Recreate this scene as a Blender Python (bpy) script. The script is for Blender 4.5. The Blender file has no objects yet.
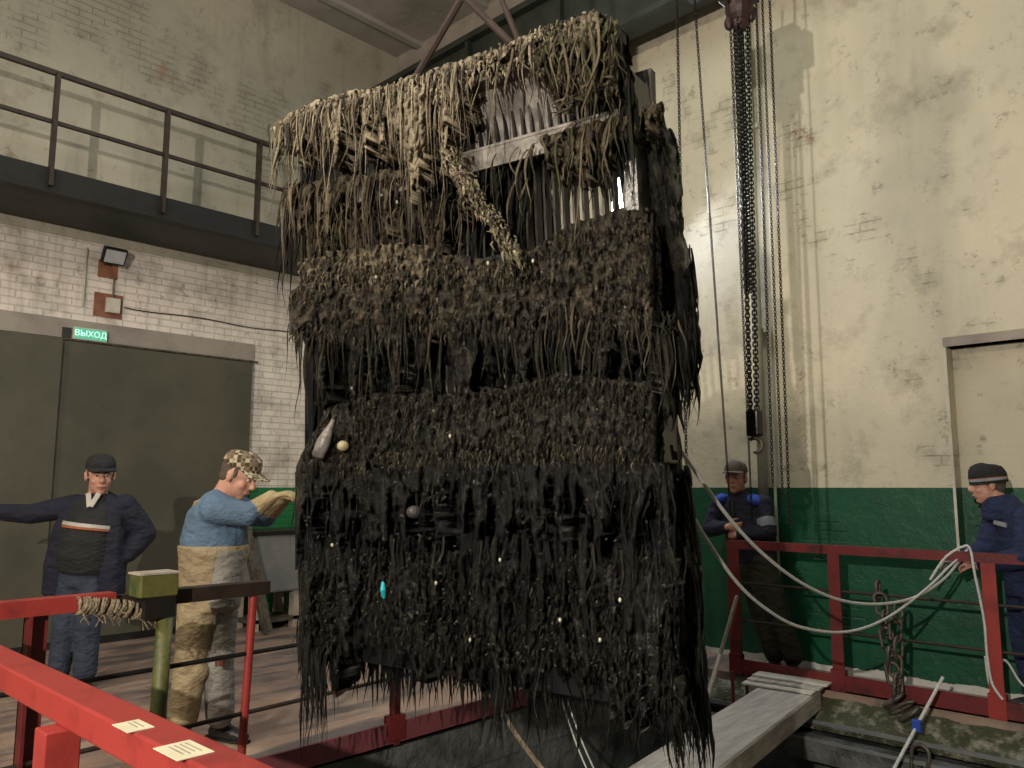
import bpy, bmesh, math, random
import numpy as np
from math import sin, cos, pi, radians, sqrt, atan2
from mathutils import Vector, Matrix, noise
S = bpy.context.scene
COL = S.collection
# ------------------------------------------------------------------ camera
F = 800.0; CZ = 1.55; PITCH = radians(7.34); TH = radians(43.8)
cam = bpy.data.objects.new('camera', bpy.data.cameras.new('camera'))
COL.objects.link(cam); S.camera = cam
cam.location = (0, 0, CZ); cam.rotation_euler = (pi/2 + PITCH, 0, TH)
cam.data.sensor_width = 36; cam.data.lens = F/1024*36; cam.data.clip_start = .05
S.view_settings.view_transform = 'Standard'; S.view_settings.look = 'None'
S.view_settings.gamma = 1; S.view_settings.exposure = 0.0
S.view_settings.use_curve_mapping = False
# ------------------------------------------------------------------ light
w = bpy.data.worlds.new('world'); S.world = w; w.use_nodes = True
w.node_tree.nodes['Background'].inputs[0].default_value = (.45, .5, .5, 1)
w.node_tree.nodes['Background'].inputs[1].default_value = .05
def lamp(name, kind, loc, power, col, size=.1, target=None, **k):
    d = bpy.data.lights.new(name, kind); d.energy = power; d.color = col
    if kind == 'AREA': d.shape = 'RECTANGLE'; d.size = size; d.size_y = k.get('sy', size)
    else: d.shadow_soft_size = size
    if kind == 'SPOT': d.spot_size = k.get('ang', 2.2); d.spot_blend = .6
    o = bpy.data.objects.new(name, d); COL.objects.link(o); o.location = loc
    if target is not None: o.rotation_euler = (Vector(target)-Vector(loc)).to_track_quat('-Z', 'Y').to_euler()
    return o
lamp('hall_lamp_near', 'SPOT', (.2, -3.2, 3.0), 1560, (1, .90, .77), .035, (-4.5, 6.5, 3), ang=2.4)
lamp('hall_lamp_high', 'SPOT', (-3.98, -4.9, 6.0), 1050, (1, .86, .66), .30, (-4.0, 7, 3.6), ang=1.9)
lamp('wall_flood', 'SPOT', (-4.50, 6.62, 4.50), 160, (.82, .87, 1), .09, (-2.6, 4.0, 2.5), ang=3.0)
lamp('ceiling_fill', 'AREA', (-3.5, 2.0, 7.6), 150, (.85, .95, .86), 3.2, (-3.5, 2.0, 0), sy=6)  # added broad greenish fill that lifts the ambient level, not a fitting
lamp('overhead_spot', 'SPOT', (-3.6, -1.5, 6.6), 330, (1, .82, .62), .15, (-3.4, 2.6, 2.6), ang=1.3)  # warm overhead spot aimed at the rack

# ------------------------------------------------------------------ projection helpers
h_ = np.array([-sin(TH), cos(TH), 0]); r_ = np.array([cos(TH), sin(TH), 0]); z_ = np.array([0, 0, 1.])
fw_ = h_*cos(PITCH) + z_*sin(PITCH); up_ = -h_*sin(PITCH) + z_*cos(PITCH); CC = np.array([0, 0, CZ])
def ray(x, y): return fw_ + r_*((x-512)/F) + up_*((384-y)/F)
def onz(x, y, z=0): d = ray(x, y); return Vector(CC + d*(z-CZ)/d[2])
def onx(x, y, X): d = ray(x, y); return Vector(CC + d*X/d[0])
def ony(x, y, Y): d = ray(x, y); return Vector(CC + d*Y/d[1])
def atf(x, y, f): d = ray(x, y); return Vector(CC + d*f/(d@h_))

# ------------------------------------------------------------------ material helpers
def new_mat(name):
    m = bpy.data.materials.new(name); m.use_nodes = True
    nt = m.node_tree; return m, nt, nt.nodes, nt.links, nt.nodes['Principled BSDF']
def N(nt, t, **k):
    n = nt.nodes.new(t)
    for a, b in k.items():
        if a in n.inputs.keys() if isinstance(a, str) else False: n.inputs[a].default_value = b
        else: setattr(n, a, b)
    return n
def noise_node(nt, scale, detail=6, rough=.6, vec=None):
    n = nt.nodes.new('ShaderNodeTexNoise'); n.inputs['Scale'].default_value = scale
    n.inputs['Detail'].default_value = detail; n.inputs['Roughness'].default_value = rough
    if vec is not None: nt.links.new(vec, n.inputs['Vector'])
    return n
def ramp(nt, src, stops):
    r = nt.nodes.new('ShaderNodeValToRGB'); e = r.color_ramp.elements
    while len(e) < len(stops): e.new(.5)
    for i, (p, c) in enumerate(stops):
        e[i].position = p; e[i].color = (*c, 1) if not isinstance(c, float) else (c, c, c, 1)
    nt.links.new(src, r.inputs[0]); return r
def mixc(nt, fac, a, b, mode='MIX'):
    m = nt.nodes.new('ShaderNodeMix'); m.data_type = 'RGBA'; m.blend_type = mode
    for sock, v in ((m.inputs[0], fac), (m.inputs[6], a), (m.inputs[7], b)):
        if isinstance(v, (int, float)): sock.default_value = v
        elif isinstance(v, tuple): sock.default_value = (*v, 1)
        else: nt.links.new(v, sock)
    return m.outputs[2]
def math_(nt, op, a, b=0.):
    m = nt.nodes.new('ShaderNodeMath'); m.operation = op
    for i, v in enumerate((a, b)):
        if isinstance(v, (int, float)): m.inputs[i].default_value = v
        else: nt.links.new(v, m.inputs[i])
    return m.outputs[0]
def bump(nt, src, strength, dist, bsdf):
    b = nt.nodes.new('ShaderNodeBump'); b.inputs['Strength'].default_value = strength
    b.inputs['Distance'].default_value = dist; nt.links.new(src, b.inputs['Height'])
    nt.links.new(b.outputs[0], bsdf.inputs['Normal']); return b
def simple(name, col, rough=.6, metal=0., var=.25, scale=8, bs=.2, bd=.01, col2=None, thr=(.45, .6), stretch=None):
    """painted / worn surface: base colour, second colour in patches, fine bump"""
    m, nt, nd, lk, b = new_mat(name)
    tc = nt.nodes.new('ShaderNodeTexCoord'); v = tc.outputs['Object']
    if stretch:
        mp = nt.nodes.new('ShaderNodeMapping'); mp.inputs['Scale'].default_value = stretch
        lk.new(v, mp.inputs[0]); v = mp.outputs[0]
    n1 = noise_node(nt, scale, 8, .65, v)
    c2 = col2 or tuple(c*(1-var) for c in col)
    r = ramp(nt, n1.outputs[0], [(thr[0], col), (thr[1], c2)])
    lk.new(r.outputs[0], b.inputs['Base Color'])
    b.inputs['Roughness'].default_value = rough; b.inputs['Metallic'].default_value = metal
    n2 = noise_node(nt, scale*6, 4, .6, v); bump(nt, n2.outputs[0], bs, bd, b)
    return m
def wall_mat(name, axis, top, top2, low, split, paint=None, paint_z=1.55, brick_low=True):
    m, nt, nd, lk, b = new_mat(name)
    g = nt.nodes.new('ShaderNodeNewGeometry'); sp = nt.nodes.new('ShaderNodeSeparateXYZ'); lk.new(g.outputs['Position'], sp.inputs[0])
    cb = nt.nodes.new('ShaderNodeCombineXYZ')
    lk.new(sp.outputs[1 if axis == 'x' else 0], cb.inputs[0]); lk.new(sp.outputs[2], cb.inputs[1])
    br = nt.nodes.new('ShaderNodeTexBrick'); lk.new(cb.outputs[0], br.inputs['Vector'])
    br.inputs['Scale'].default_value = 1; br.inputs['Brick Width'].default_value = .26; br.inputs['Row Height'].default_value = .078
    br.inputs['Mortar Size'].default_value = .009; br.inputs['Mortar Smooth'].default_value = .5
    br.inputs['Color1'].default_value = (1, 1, 1, 1); br.inputs['Color2'].default_value = (.86, .86, .86, 1); br.inputs['Mortar'].default_value = (.58, .56, .54, 1)
    big = noise_node(nt, .55, 6, .62, g.outputs['Position']); mid = noise_node(nt, 2.6, 8, .68, g.outputs['Position']); fine = noise_node(nt, 14, 8, .7, g.outputs['Position'])
    # exposed brickwork: below the split line everywhere, above it only where plaster has gone
    z = sp.outputs[2]
    peel = ramp(nt, math_(nt, 'ADD', math_(nt, 'MULTIPLY', big.outputs[0], .7), math_(nt, 'MULTIPLY', mid.outputs[0], .45)), [(.635, 0.), (.70, 1.)] if brick_low else [(.635, 0.), (.68, 1.)]).outputs[0]
    zz = math_(nt, 'LESS_THAN', z, split) if brick_low else 0.
    pm = math_(nt, 'MAXIMUM', peel, zz) if brick_low else peel
    up = ramp(nt, big.outputs[0], [(.35, top), (.62, top2)]).outputs[0]
    lo = ramp(nt, mid.outputs[0], [(.3, low), (.75, tuple(c*.84 for c in low))]).outputs[0]
    c = mixc(nt, zz, up, lo) if brick_low else up
    c = mixc(nt, math_(nt, 'MULTIPLY', pm, .55), c, mixc(nt, 1., c, br.outputs['Color'], 'MULTIPLY'))
    # dirt blotches and cracks
    d = ramp(nt, mid.outputs[0], [(.52, 0.), (.72, 1.)]).outputs[0]
    c = mixc(nt, math_(nt, 'MULTIPLY', d, .55), c, (.20, .165, .13))
    mp = nt.nodes.new('ShaderNodeMapping'); mp.inputs['Scale'].default_value = (3.2, 3.2, .35); lk.new(g.outputs['Position'], mp.inputs[0]); stn = noise_node(nt, 1.3, 6, .65, mp.outputs[0])
    c = mixc(nt, math_(nt, 'MULTIPLY', ramp(nt, stn.outputs[0], [(.52, 0.), (.70, 1.)]).outputs[0], .45 if brick_low else .16), c, (.24, .22, .17))
    fd = noise_node(nt, 5.5, 9, .78, g.outputs['Position']); c = mixc(nt, math_(nt, 'MULTIPLY', ramp(nt, fd.outputs[0], [(.58, 0.), (.66, 1.)]).outputs[0], .55), c, (.16, .12, .09))
    d2 = ramp(nt, fine.outputs[0], [(.62, 0.), (.72, 1.)]).outputs[0]
    c = mixc(nt, math_(nt, 'MULTIPLY', math_(nt, 'MULTIPLY', d2, pm), .8), c, (.14, .09, .06))
    v = noise_node(nt, .9, 5, .6, g.outputs['Position']); rd = ramp(nt, math_(nt, 'MULTIPLY', v.outputs[0], pm), [(.60, 0.), (.66, 1.)]).outputs[0]
    c = mixc(nt, math_(nt, 'MULTIPLY', rd, .6), c, (.30, .13, .07))
    hgt = math_(nt, 'ADD', math_(nt, 'MULTIPLY', br.outputs['Fac'], math_(nt, 'MULTIPLY', pm, -.8)), math_(nt, 'MULTIPLY', fine.outputs[0], .35))
    hgt = math_(nt, 'ADD', hgt, math_(nt, 'MULTIPLY', mid.outputs[0], .8))
    if paint:
        pz = math_(nt, 'LESS_THAN', math_(nt, 'ADD', z, math_(nt, 'MULTIPLY', fine.outputs[0], .01)), paint_z)
        edge = math_(nt, 'LESS_THAN', math_(nt, 'ADD', z, math_(nt, 'MULTIPLY', mid.outputs[0], -.12)), -.005)
        pc = ramp(nt, mid.outputs[0], [(.35, paint), (.7, tuple(q*.62 for q in paint))]).outputs[0]
        pc = mixc(nt, math_(nt, 'MULTIPLY', d2, .35), pc, (.22, .26, .22))
        pc = mixc(nt, edge, pc, (.55, .55, .5))
        c = mixc(nt, pz, c, pc)
        rr = mixc(nt, pz, (.85, .85, .85), (.42, .42, .42)); lk.new(rr, b.inputs['Roughness'])
    else: b.inputs['Roughness'].default_value = .9
    lk.new(c, b.inputs['Base Color'])
    bump(nt, hgt, .55, .03, b)
    return m
MAT = {}
MAT['wall_l'] = wall_mat('old plaster and whitewashed brick', 'x', (.46, .43, .35), (.33, .32, .26), (.90, .82, .75), 4.15, (.02, .20, .07))  # whitewash lightened, plaster above darkened: the lower wall's stronger light painted in
MAT['wall_r'] = wall_mat('cream plaster over green dado', 'y', (.66, .60, .46), (.56, .52, .41), (.66, .60, .46), 0, (.004, .085, .04), brick_low=False)
MAT['concrete'] = simple('stained concrete', (.34, .31, .27), .85, 0, .4, 2.2, .5, .02, (.19, .17, .15), (.4, .65))
MAT['ceil'] = simple('grey ceiling slab', (.40, .37, .34), .9, 0, .35, 1.2, .4, .02, (.25, .235, .21), (.4, .7))
MAT['beam'] = simple('dark green beam paint', (.030, .036, .028), .6, 0, .4, 3, .3, .01)
MAT['dark'] = simple('dark walkway steel', (.014, .013, .012), .6, .2, .4, 5, .3, .006)
MAT['rail_brown'] = simple('brown rail paint', (.042, .028, .020), .5, .2, .4, 6, .3, .004)
MAT['red'] = simple('red paint', (.33, .038, .032), .42, 0, .3, 5, .3, .004, (.22, .026, .024), (.5, .66))
MAT['dred'] = simple('weathered red paint', (.15, .016, .018), .5, 0, .45, 7, .4, .006, (.06, .012, .012), (.5, .68))
MAT['kick'] = simple('dusty red toe board', (.19, .050, .062), .6, 0, .4, 4, .4, .006, (.15, .05, .055), (.5, .68))
MAT['ygreen'] = simple('olive green worn paint', (.12, .115, .032), .5, 0, .4, 6, .4, .006, (.045, .07, .025), (.46, .62))
MAT['black'] = simple('black iron', (.02, .018, .017), .5, .4, .3, 10, .3, .004)
MAT['chain'] = simple('oiled black chain', (.018, .017, .017), .35, .7, .3, 30, .2, .002)
MAT['rust'] = simple('rusted chain steel', (.15, .13, .105), .55, .6, .5, 20, .4, .004)
MAT['tarp'] = simple('olive tarpaulin', (.098, .088, .062), .75, 0, .25, 1.1, .35, .02, (.066, .066, .046), (.4, .62))
MAT['lintel'] = simple('grey rendered lintel', (.34, .30, .26), .85, 0, .35, 2, .4, .02, (.24, .21, .19), (.42, .66))
MAT['white_paint'] = simple('bare plaster', (.62, .58, .50), .85, 0, .2, 6, .3, .01)
MAT['wood'] = simple('rough timber', (.42, .36, .29), .8, 0, .3, 3, .6, .01, (.30, .26, .21), (.4, .65), (1, 9, 9))
MAT['grey_wood'] = simple('pale weathered plank', (.56, .51, .47), .75, 0, .25, 2.5, .6, .01, (.33, .30, .27), (.4, .66), (8, 1, 8))
MAT['sling'] = simple('dark brown sling webbing', (.045, .027, .022), .8)
MAT['rope_w'] = simple('pale nylon rope', (.62, .62, .60), .6, 0, .2, 60, .3, .003)
MAT['rope_d'] = simple('frayed rope', (.32, .25, .17), .9, 0, .5, 40, .8, .01)
MAT['tank'] = simple('dull galvanised sheet', (.22, .23, .24), .45, .5, .3, 3, .3, .01, (.30, .30, .30), (.4, .6))
MAT['glass'] = simple('lamp glass', (.55, .56, .58), .15, 0, .1, 5, .05, .002)
MAT['pit'] = simple('wet slimy concrete', (.15, .155, .16), .35, 0, .5, 2.5, .7, .03, (.05, .055, .05), (.42, .62))
MAT['mud'] = simple('crumbled dirty ledge', (.36, .34, .27), .8, 0, .5, 8, .9, .04, (.075, .085, .045), (.38, .52))
MAT['steel_w'] = simple('wet black steel', (.022, .024, .028), .22, .5, .3, 4, .4, .006)
MAT['bar'] = simple('dirty steel bar', (.095, .088, .078), .5, .3, .4, 7, .4, .006, (.055, .05, .045), (.42, .6))
MAT['pale_bar'] = simple('scaled pale bar', (.34, .31, .28), .7, .0, .4, 7, .4, .006, (.13, .12, .11), (.42, .6))
MAT['paper'] = simple('yellowed paper label', (.72, .66, .48), .6, 0, .1, 20, .05, .002)
MAT['ink'] = simple('grey ink', (.36, .34, .26), .7)
MAT['cream_pipe'] = simple('cream painted pipe', (.50, .52, .42), .6, 0, .2, 8, .2, .004)
def emit(name, col, st):
    m, nt, nd, lk, b = new_mat(name); b.inputs['Base Color'].default_value = (*col, 1)
    b.inputs['Emission Color'].default_value = (*col, 1); b.inputs['Emission Strength'].default_value = st; return m
MAT['led'] = emit('lit LED face', (.85, .9, 1), 60)
MAT['sign'] = emit('lit green sign', (.10, .42, .28), .55)
MAT['sign_l'] = emit('lit sign letters', (.6, 1, .85), .7)
def floor_mat():
    m, nt, nd, lk, b = new_mat('dirty brown floor')
    g = nt.nodes.new('ShaderNodeNewGeometry'); a = noise_node(nt, .9, 8, .65, g.outputs['Position']); f = noise_node(nt, 7, 8, .7, g.outputs['Position'])
    mp = nt.nodes.new('ShaderNodeMapping'); mp.inputs['Scale'].default_value = (2.2, .35, 1); lk.new(g.outputs['Position'], mp.inputs[0]); s = noise_node(nt, 1.5, 6, .6, mp.outputs[0])
    c = ramp(nt, a.outputs[0], [(.34, (.09, .08, .085)), (.48, (.27, .18, .14)), (.68, (.40, .29, .22))]).outputs[0]
    c = mixc(nt, ramp(nt, s.outputs[0], [(.48, 0.), (.6, .8)]).outputs[0], c, (.075, .075, .09))
    c = mixc(nt, ramp(nt, f.outputs[0], [(.55, 0.), (.7, .6)]).outputs[0], c, (.36, .28, .20))
    lk.new(c, b.inputs['Base Color']); lk.new(ramp(nt, s.outputs[0], [(.45, .75), (.6, .3)]).outputs[0], b.inputs['Roughness'])
    bump(nt, f.outputs[0], .5, .02, b); return m
MAT['floor'] = floor_mat()
def water_mat():
    m, nt, nd, lk, b = new_mat('dark pit water'); b.inputs['Base Color'].default_value = (.012, .022, .016, 1); b.inputs['Roughness'].default_value = .12
    g = nt.nodes.new('ShaderNodeNewGeometry'); a = noise_node(nt, 5, 4, .5, g.outputs['Position']); bump(nt, a.outputs[0], .3, .04, b); return m
MAT['water'] = water_mat()
def weed_mat(name, rough, spec=.5):
    m, nt, nd, lk, b = new_mat(name)
    a = nt.nodes.new('ShaderNodeAttribute'); a.attribute_name = 'tint'
    g = nt.nodes.new('ShaderNodeNewGeometry'); n = noise_node(nt, 70, 6, .75, g.outputs['Position'])
    k = ramp(nt, n.outputs[0], [(.3, .45), (.7, 1.25)]).outputs[0]
    lk.new(mixc(nt, 1., a.outputs['Color'], k, 'MULTIPLY'), b.inputs['Base Color'])
    b.inputs['Roughness'].default_value = rough; b.inputs['Specular IOR Level'].default_value = spec
    bump(nt, n.outputs[0], 1., .02, b); return m
MAT['weed_dry'] = weed_mat('dry waterweed', .75, .3); MAT['weed_wet'] = weed_mat('wet waterweed', .19, .5)
def cloth(name, col, col2=None, rough=.85, scale=5, wr=.6):
    m, nt, nd, lk, b = new_mat(name); g = nt.nodes.new('ShaderNodeTexCoord')
    n = noise_node(nt, scale, 5, .6, g.outputs['Object']); n2 = noise_node(nt, 60, 3, .6, g.outputs['Object'])
    mp = nt.nodes.new('ShaderNodeMapping'); mp.inputs['Scale'].default_value = (1, 1, 1.8); mp.inputs['Rotation'].default_value = (.5, .7, .3); lk.new(g.outputs['Object'], mp.inputs[0])
    n3 = noise_node(nt, 9, 3, .55, mp.outputs[0])
    lk.new(ramp(nt, n.outputs[0], [(.35, col), (.68, col2 or tuple(c*.62 for c in col))]).outputs[0], b.inputs['Base Color'])
    b.inputs['Roughness'].default_value = rough
    bump(nt, math_(nt, 'ADD', math_(nt, 'MULTIPLY', n3.outputs[0], 1.), math_(nt, 'MULTIPLY', n2.outputs[0], .08)), wr, .06, b); return m
MAT['navy'] = cloth('navy work jacket cloth', (.010, .012, .030)); MAT['navy2'] = cloth('faded navy overall cloth', (.016, .026, .085))
MAT['blackcloth'] = cloth('black knit', (.018, .018, .020)); MAT['jeans'] = cloth('dark denim', (.035, .048, .080)); MAT['denim'] = cloth('blue denim', (.11, .18, .28), (.07, .12, .19))
MAT['tan'] = cloth('mud stained tan canvas', (.34, .27, .16), (.19, .15, .09), .8, 3.5); MAT['tan2'] = cloth('grey stained canvas', (.25, .245, .23), (.15, .14, .12), .8, 3)
MAT['olive'] = cloth('dark olive trousers', (.040, .036, .022)); MAT['bright_blue'] = cloth('bright blue cloth', (.03, .09, .50), wr=.2)
MAT['white_c'] = cloth('white cloth', (.55, .52, .48), wr=.2); MAT['orange_c'] = cloth('orange stripe', (.42, .12, .05), wr=.1); MAT['grey_c'] = cloth('grey reflective tape', (.30, .32, .36), wr=.2)
MAT['boot'] = simple('black rubber boot', (.02, .02, .022), .4); MAT['glove'] = cloth('yellowed work glove', (.42, .33, .18), (.28, .20, .11))
MAT['skin'] = simple('skin', (.56, .31, .23), .5, 0, .15, 12, .1, .002, (.50, .24, .17), (.4, .7))
MAT['hair'] = simple('short grey brown hair', (.10, .075, .055), .8, 0, .3, 60, .8, .004)
MAT['eye'] = simple('eye white', (.55, .52, .48), .3); MAT['iris'] = simple('dark iris', (.02, .015, .012), .2); MAT['lip'] = simple('lips', (.34, .12, .10), .5)
def plaid():
    m, nt, nd, lk, b = new_mat('checked cap cloth'); t = nt.nodes.new('ShaderNodeTexCoord')
    c = nt.nodes.new('ShaderNodeTexChecker'); c.inputs['Scale'].default_value = 40; c.inputs[1].default_value = (.42, .36, .25, 1); c.inputs[2].default_value = (.13, .08, .055, 1)
    lk.new(t.outputs['Object'], c.inputs[0]); c2 = nt.nodes.new('ShaderNodeTexChecker'); c2.inputs['Scale'].default_value = 20; c2.inputs[1].default_value = (1, 1, 1, 1); c2.inputs[2].default_value = (.45, .42, .36, 1)
    lk.new(t.outputs['Object'], c2.inputs[0]); lk.new(mixc(nt, 1., c.outputs[0], c2.outputs[0], 'MULTIPLY'), b.inputs['Base Color']); b.inputs['Roughness'].default_value = .85; return m
MAT['plaid'] = plaid()
# ------------------------------------------------------------------ mesh helpers
class MB:
    def __init__(s): s.v = []; s.f = []
    def add(s, vs, fs):
        o = len(s.v); s.v += [tuple(v) for v in vs]; s.f += [tuple(i+o for i in f) for f in fs]; return s
    def box(s, a, b):
        x0, y0, z0 = a; x1, y1, z1 = b
        return s.add([(x0,y0,z0),(x1,y0,z0),(x1,y1,z0),(x0,y1,z0),(x0,y0,z1),(x1,y0,z1),(x1,y1,z1),(x0,y1,z1)],
                     [(0,3,2,1),(4,5,6,7),(0,1,5,4),(1,2,6,5),(2,3,7,6),(3,0,4,7)])
    def bar(s, p, q, w, d, ref=(0, 0, 1)):
        """rectangular bar p->q; w across, d along ref"""
        p = Vector(p); q = Vector(q); t = (q-p).normalized(); ref = Vector(ref)
        if abs(t.dot(ref)) > .95: ref = Vector((0, 1, 0))
        a = t.cross(ref).normalized(); b = a.cross(t).normalized()
        vs = [e + a*(w/2*i) + b*(d/2*j) for e in (p, q) for i, j in ((-1,-1),(1,-1),(1,1),(-1,1))]
        return s.add(vs, [(0,1,2,3),(7,6,5,4),(0,4,5,1),(1,5,6,2),(2,6,7,3),(3,7,4,0)])
    def tube(s, pts, rad, n=8, ref=None, rb=None, caps=True):
        """tube through pts; rad number or list; rb second radius (elliptic) with axis ref for rad"""
        pts = [Vector(p) for p in pts]; k = len(pts)
        rad = rad if hasattr(rad, '__len__') else [rad]*k; rb = rad if rb is None else (rb if hasattr(rb, '__len__') else [rb]*k)
        o = len(s.v); prev = Vector(ref) if ref is not None else None
        for i, p in enumerate(pts):
            t = (pts[min(i+1, k-1)]-pts[max(i-1, 0)])
            t = t.normalized() if t.length > 1e-9 else Vector((0, 0, 1))
            if prev is None: prev = Vector((1, 0, 0)) if abs(t.x) < .8 else Vector((0, 1, 0))
            a = prev - t*prev.dot(t); a = a.normalized() if a.length > 1e-6 else t.orthogonal().normalized(); b = t.cross(a)
            if ref is None: prev = a
            for j in range(n):
                c = 2*pi*j/n; s.v.append(tuple(p + a*(rad[i]*cos(c)) + b*(rb[i]*sin(c))))
        for i in range(k-1):
            for j in range(n): s.f.append((o+i*n+j, o+i*n+(j+1)%n, o+(i+1)*n+(j+1)%n, o+(i+1)*n+j))
        if caps: s.f.append(tuple(o+j for j in reversed(range(n)))); s.f.append(tuple(o+(k-1)*n+j for j in range(n)))
        return s
    def ball(s, c, r, M=None, nu=14, nv=9):
        c = Vector(c); r = r if hasattr(r, '__len__') else (r, r, r); o = len(s.v)
        def P(x, y, z):
            q = Vector((x*r[0], y*r[1], z*r[2])); q = M @ q if M is not None else q; s.v.append(tuple(c+q))
        P(0, 0, 1)
        for i in range(1, nv):
            a = pi*i/nv
            for j in range(nu): b = 2*pi*j/nu; P(sin(a)*cos(b), sin(a)*sin(b), cos(a))
        P(0, 0, -1); e = len(s.v)-1
        for j in range(nu):
            s.f.append((o, o+1+j, o+1+(j+1) % nu)); s.f.append((e, e-nu+(j+1) % nu, e-nu+j))
        for i in range(nv-2):
            for j in range(nu): a = o+1+i*nu; s.f.append((a+j, a+nu+j, a+nu+(j+1) % nu, a+(j+1) % nu))
        return s
    def build(s, name, mat, parent=None, smooth=False, bevel=0, remesh=0, sm=0):
        me = bpy.data.meshes.new(name); me.from_pydata(s.v, [], s.f); me.materials.append(MAT[mat] if isinstance(mat, str) else mat)
        if smooth or remesh: me.polygons.foreach_set('use_smooth', [True]*len(me.polygons))
        o = bpy.data.objects.new(name, me); COL.objects.link(o)
        if parent is not None: o.parent = parent
        if bevel:
            b = o.modifiers.new('b', 'BEVEL'); b.width = bevel; b.segments = 2; b.limit_method = 'ANGLE'
        if remesh:
            r = o.modifiers.new('r', 'REMESH'); r.mode = 'VOXEL'; r.voxel_size = remesh; r.use_smooth_shade = True
            if sm: q = o.modifiers.new('s', 'SMOOTH'); q.iterations = sm; q.factor = .5
        return o
def thing(name, label, cat, loc=(0,0,0), rz=0, group=None):
    o = bpy.data.objects.new(name, None); COL.objects.link(o); o.location = loc; o.rotation_euler = (0, 0, rz); o.empty_display_size = .1
    o['label'] = label; o['category'] = cat
    if group: o['group'] = group
    return o
def tag(o, label, cat, group=None, kind=None):
    o['label'] = label; o['category'] = cat
    if group: o['group'] = group
    if kind: o['kind'] = kind
    return o
def struct(o, label=None):
    o['kind'] = 'structure'
    if label: o['label'] = label
    return o
# ------------------------------------------------------------------ the hall
WL, YR, HC = -9.0, 6.95, 7.9
XN, YN = 4.5, -7.0          # the far sides behind the camera
PX0, PX1, PY0, PY1 = -4.08, 1.6, .55, 6.33   # pit
PZ = -2.2
struct(MB().box((WL-.3, YN, -3), (WL, YR+.3, HC+.3)).build('wall_left', 'wall_l'))
nx0, nz0, nz1 = -1.86, 1.02, 2.66
wr = MB(); wr.box((WL, YR, -3), (nx0, YR+.5, HC+.3)); wr.box((nx0, YR, -3), (.4, YR+.5, nz0)); wr.box((nx0, YR, nz1), (.4, YR+.5, HC+.3)); wr.box((.4, YR, -3), (XN, YR+.5, HC+.3))
wr.box((nx0, YR+.16, nz0), (.4, YR+.5, nz1))
struct(wr.build('wall_back', 'wall_r'))
win = struct(MB().box((nx0-.02, YR-.012, nz1), (.42, YR+.15, nz1+.075)).build('window_1', 'lintel'))
win['label'] = 'bricked-up window recess with grey lintel in cream wall'
MB().box((nx0-.02, YR-.006, nz0+.02), (nx0, YR+.004, nz1)).build('window_frame', 'white_paint', win)
struct(MB().box((XN, YN, -3), (XN+.3, YR+.3, HC+.3)).build('wall_right', 'wall_l'))
struct(MB().box((WL, YN-.3, -3), (XN, YN, HC+.3)).build('wall_front', 'wall_l'))
struct(MB().box((WL-.3, YN-.3, HC), (XN+.3, YR+.5, HC+.3)).build('ceiling', 'ceil'))
fl = MB(); fl.box((WL, YN, -.25), (PX0, YR, 0)); fl.box((PX0, YN, -.25), (XN, PY0, 0)); fl.box((PX0, PY1, -.25), (XN, YR, 0)); fl.box((PX1, PY0, -.25), (XN, PY1, 0))
struct(fl.build('floor', 'floor'))
pw = MB(); pw.box((PX0-.3, PY0-.3, -3), (PX0, PY1+.3, -.25)); pw.box((PX0, PY0-.3, -3), (PX1, PY0, -.25)); pw.box((PX0, PY1+.12, -3), (PX1, PY1+.3, -.25)); pw.box((PX1, PY0-.3, -3), (PX1+.3, PY1+.3, -.25))
pw.box((PX0, PY0, -3), (PX1, PY1+.12, -2.9))
pw.box((PX0-.01, PY0, -.3), (PX0+.012, PY1, -.002)); pw.box((PX0, PY0-.012, -.3), (PX1, PY0+.012, -.002))
struct(pw.build('trim_1', 'pit'), 'wet dark concrete sides of the screen pit')
wt = MB(); n = 24
struct(MB().box((PX0, PY0, -2.7), (PX1, PY1+.1, -1.35)).build('floor_1', 'water'), 'dark green-black water at the bottom of the pit')
# crumbled ledge under the back railing: lumpy heightfield with two steel angles
random.seed(3)
lg = MB(); nxs = 150
for sgn in (0,):
    X = [PX0+.02+(PX1-PX0-.04)*i/nxs for i in range(nxs+1)]
    prof = [(PY1+.1, -.02), (PY1+.05, -.03), (PY1, -.06), (PY1-.06, -.11), (PY1-.12, -.15), (PY1-.17, -.18), (PY1-.19, -.26), (PY1+.1, -.26)]
    vs = []; fs = []
    for i, x in enumerate(X):
        for j, (y, z) in enumerate(prof):
            q = noise.noise(Vector((x*9, y*14, z*14)))*.03*(1 if 0 < j < 6 else 0); vs.append((x, y+q*.6, z+q))
    m = len(prof)
    for i in range(nxs):
        for j in range(m): fs.append((i*m+j, i*m+(j+1) % m, (i+1)*m+(j+1) % m, (i+1)*m+j))
    lg.add(vs, fs)
struct(lg.build('trim_2', 'mud', smooth=True), 'crumbling mossy concrete ledge below the back railing')
st = MB(); struct(MB().bar((PX0+.02, PY1-.21, -.20), (PX1-.02, PY1-.21, -.20), .014, .03).bar((PX0+.02, PY1-.325, -.30), (PX1-.02, PY1-.325, -.30), .012, .022).build('trim_8', 'tank'), 'pale steel edge strips along the crumbling ledge'); st.bar((PX0, PY1-.27, -.30), (PX1, PY1-.27, -.30), .10, .03); st.box((PX0, PY1-.3, -.46), (PX1, PY1+.12, -.315))
struct(st.build('trim_3', 'pit'), 'wet steel edge angles along the pit ledge')
rb = MB()
for x in (-8.45, -7.1, -5.75, -4.4, -3.05, -1.7, -.35): rb.box((x-.05, YN, HC-.07), (x+.05, YR, HC))
struct(rb.build('trim_4', 'ceil'), 'narrow ribs between the grey ceiling slabs')
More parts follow.
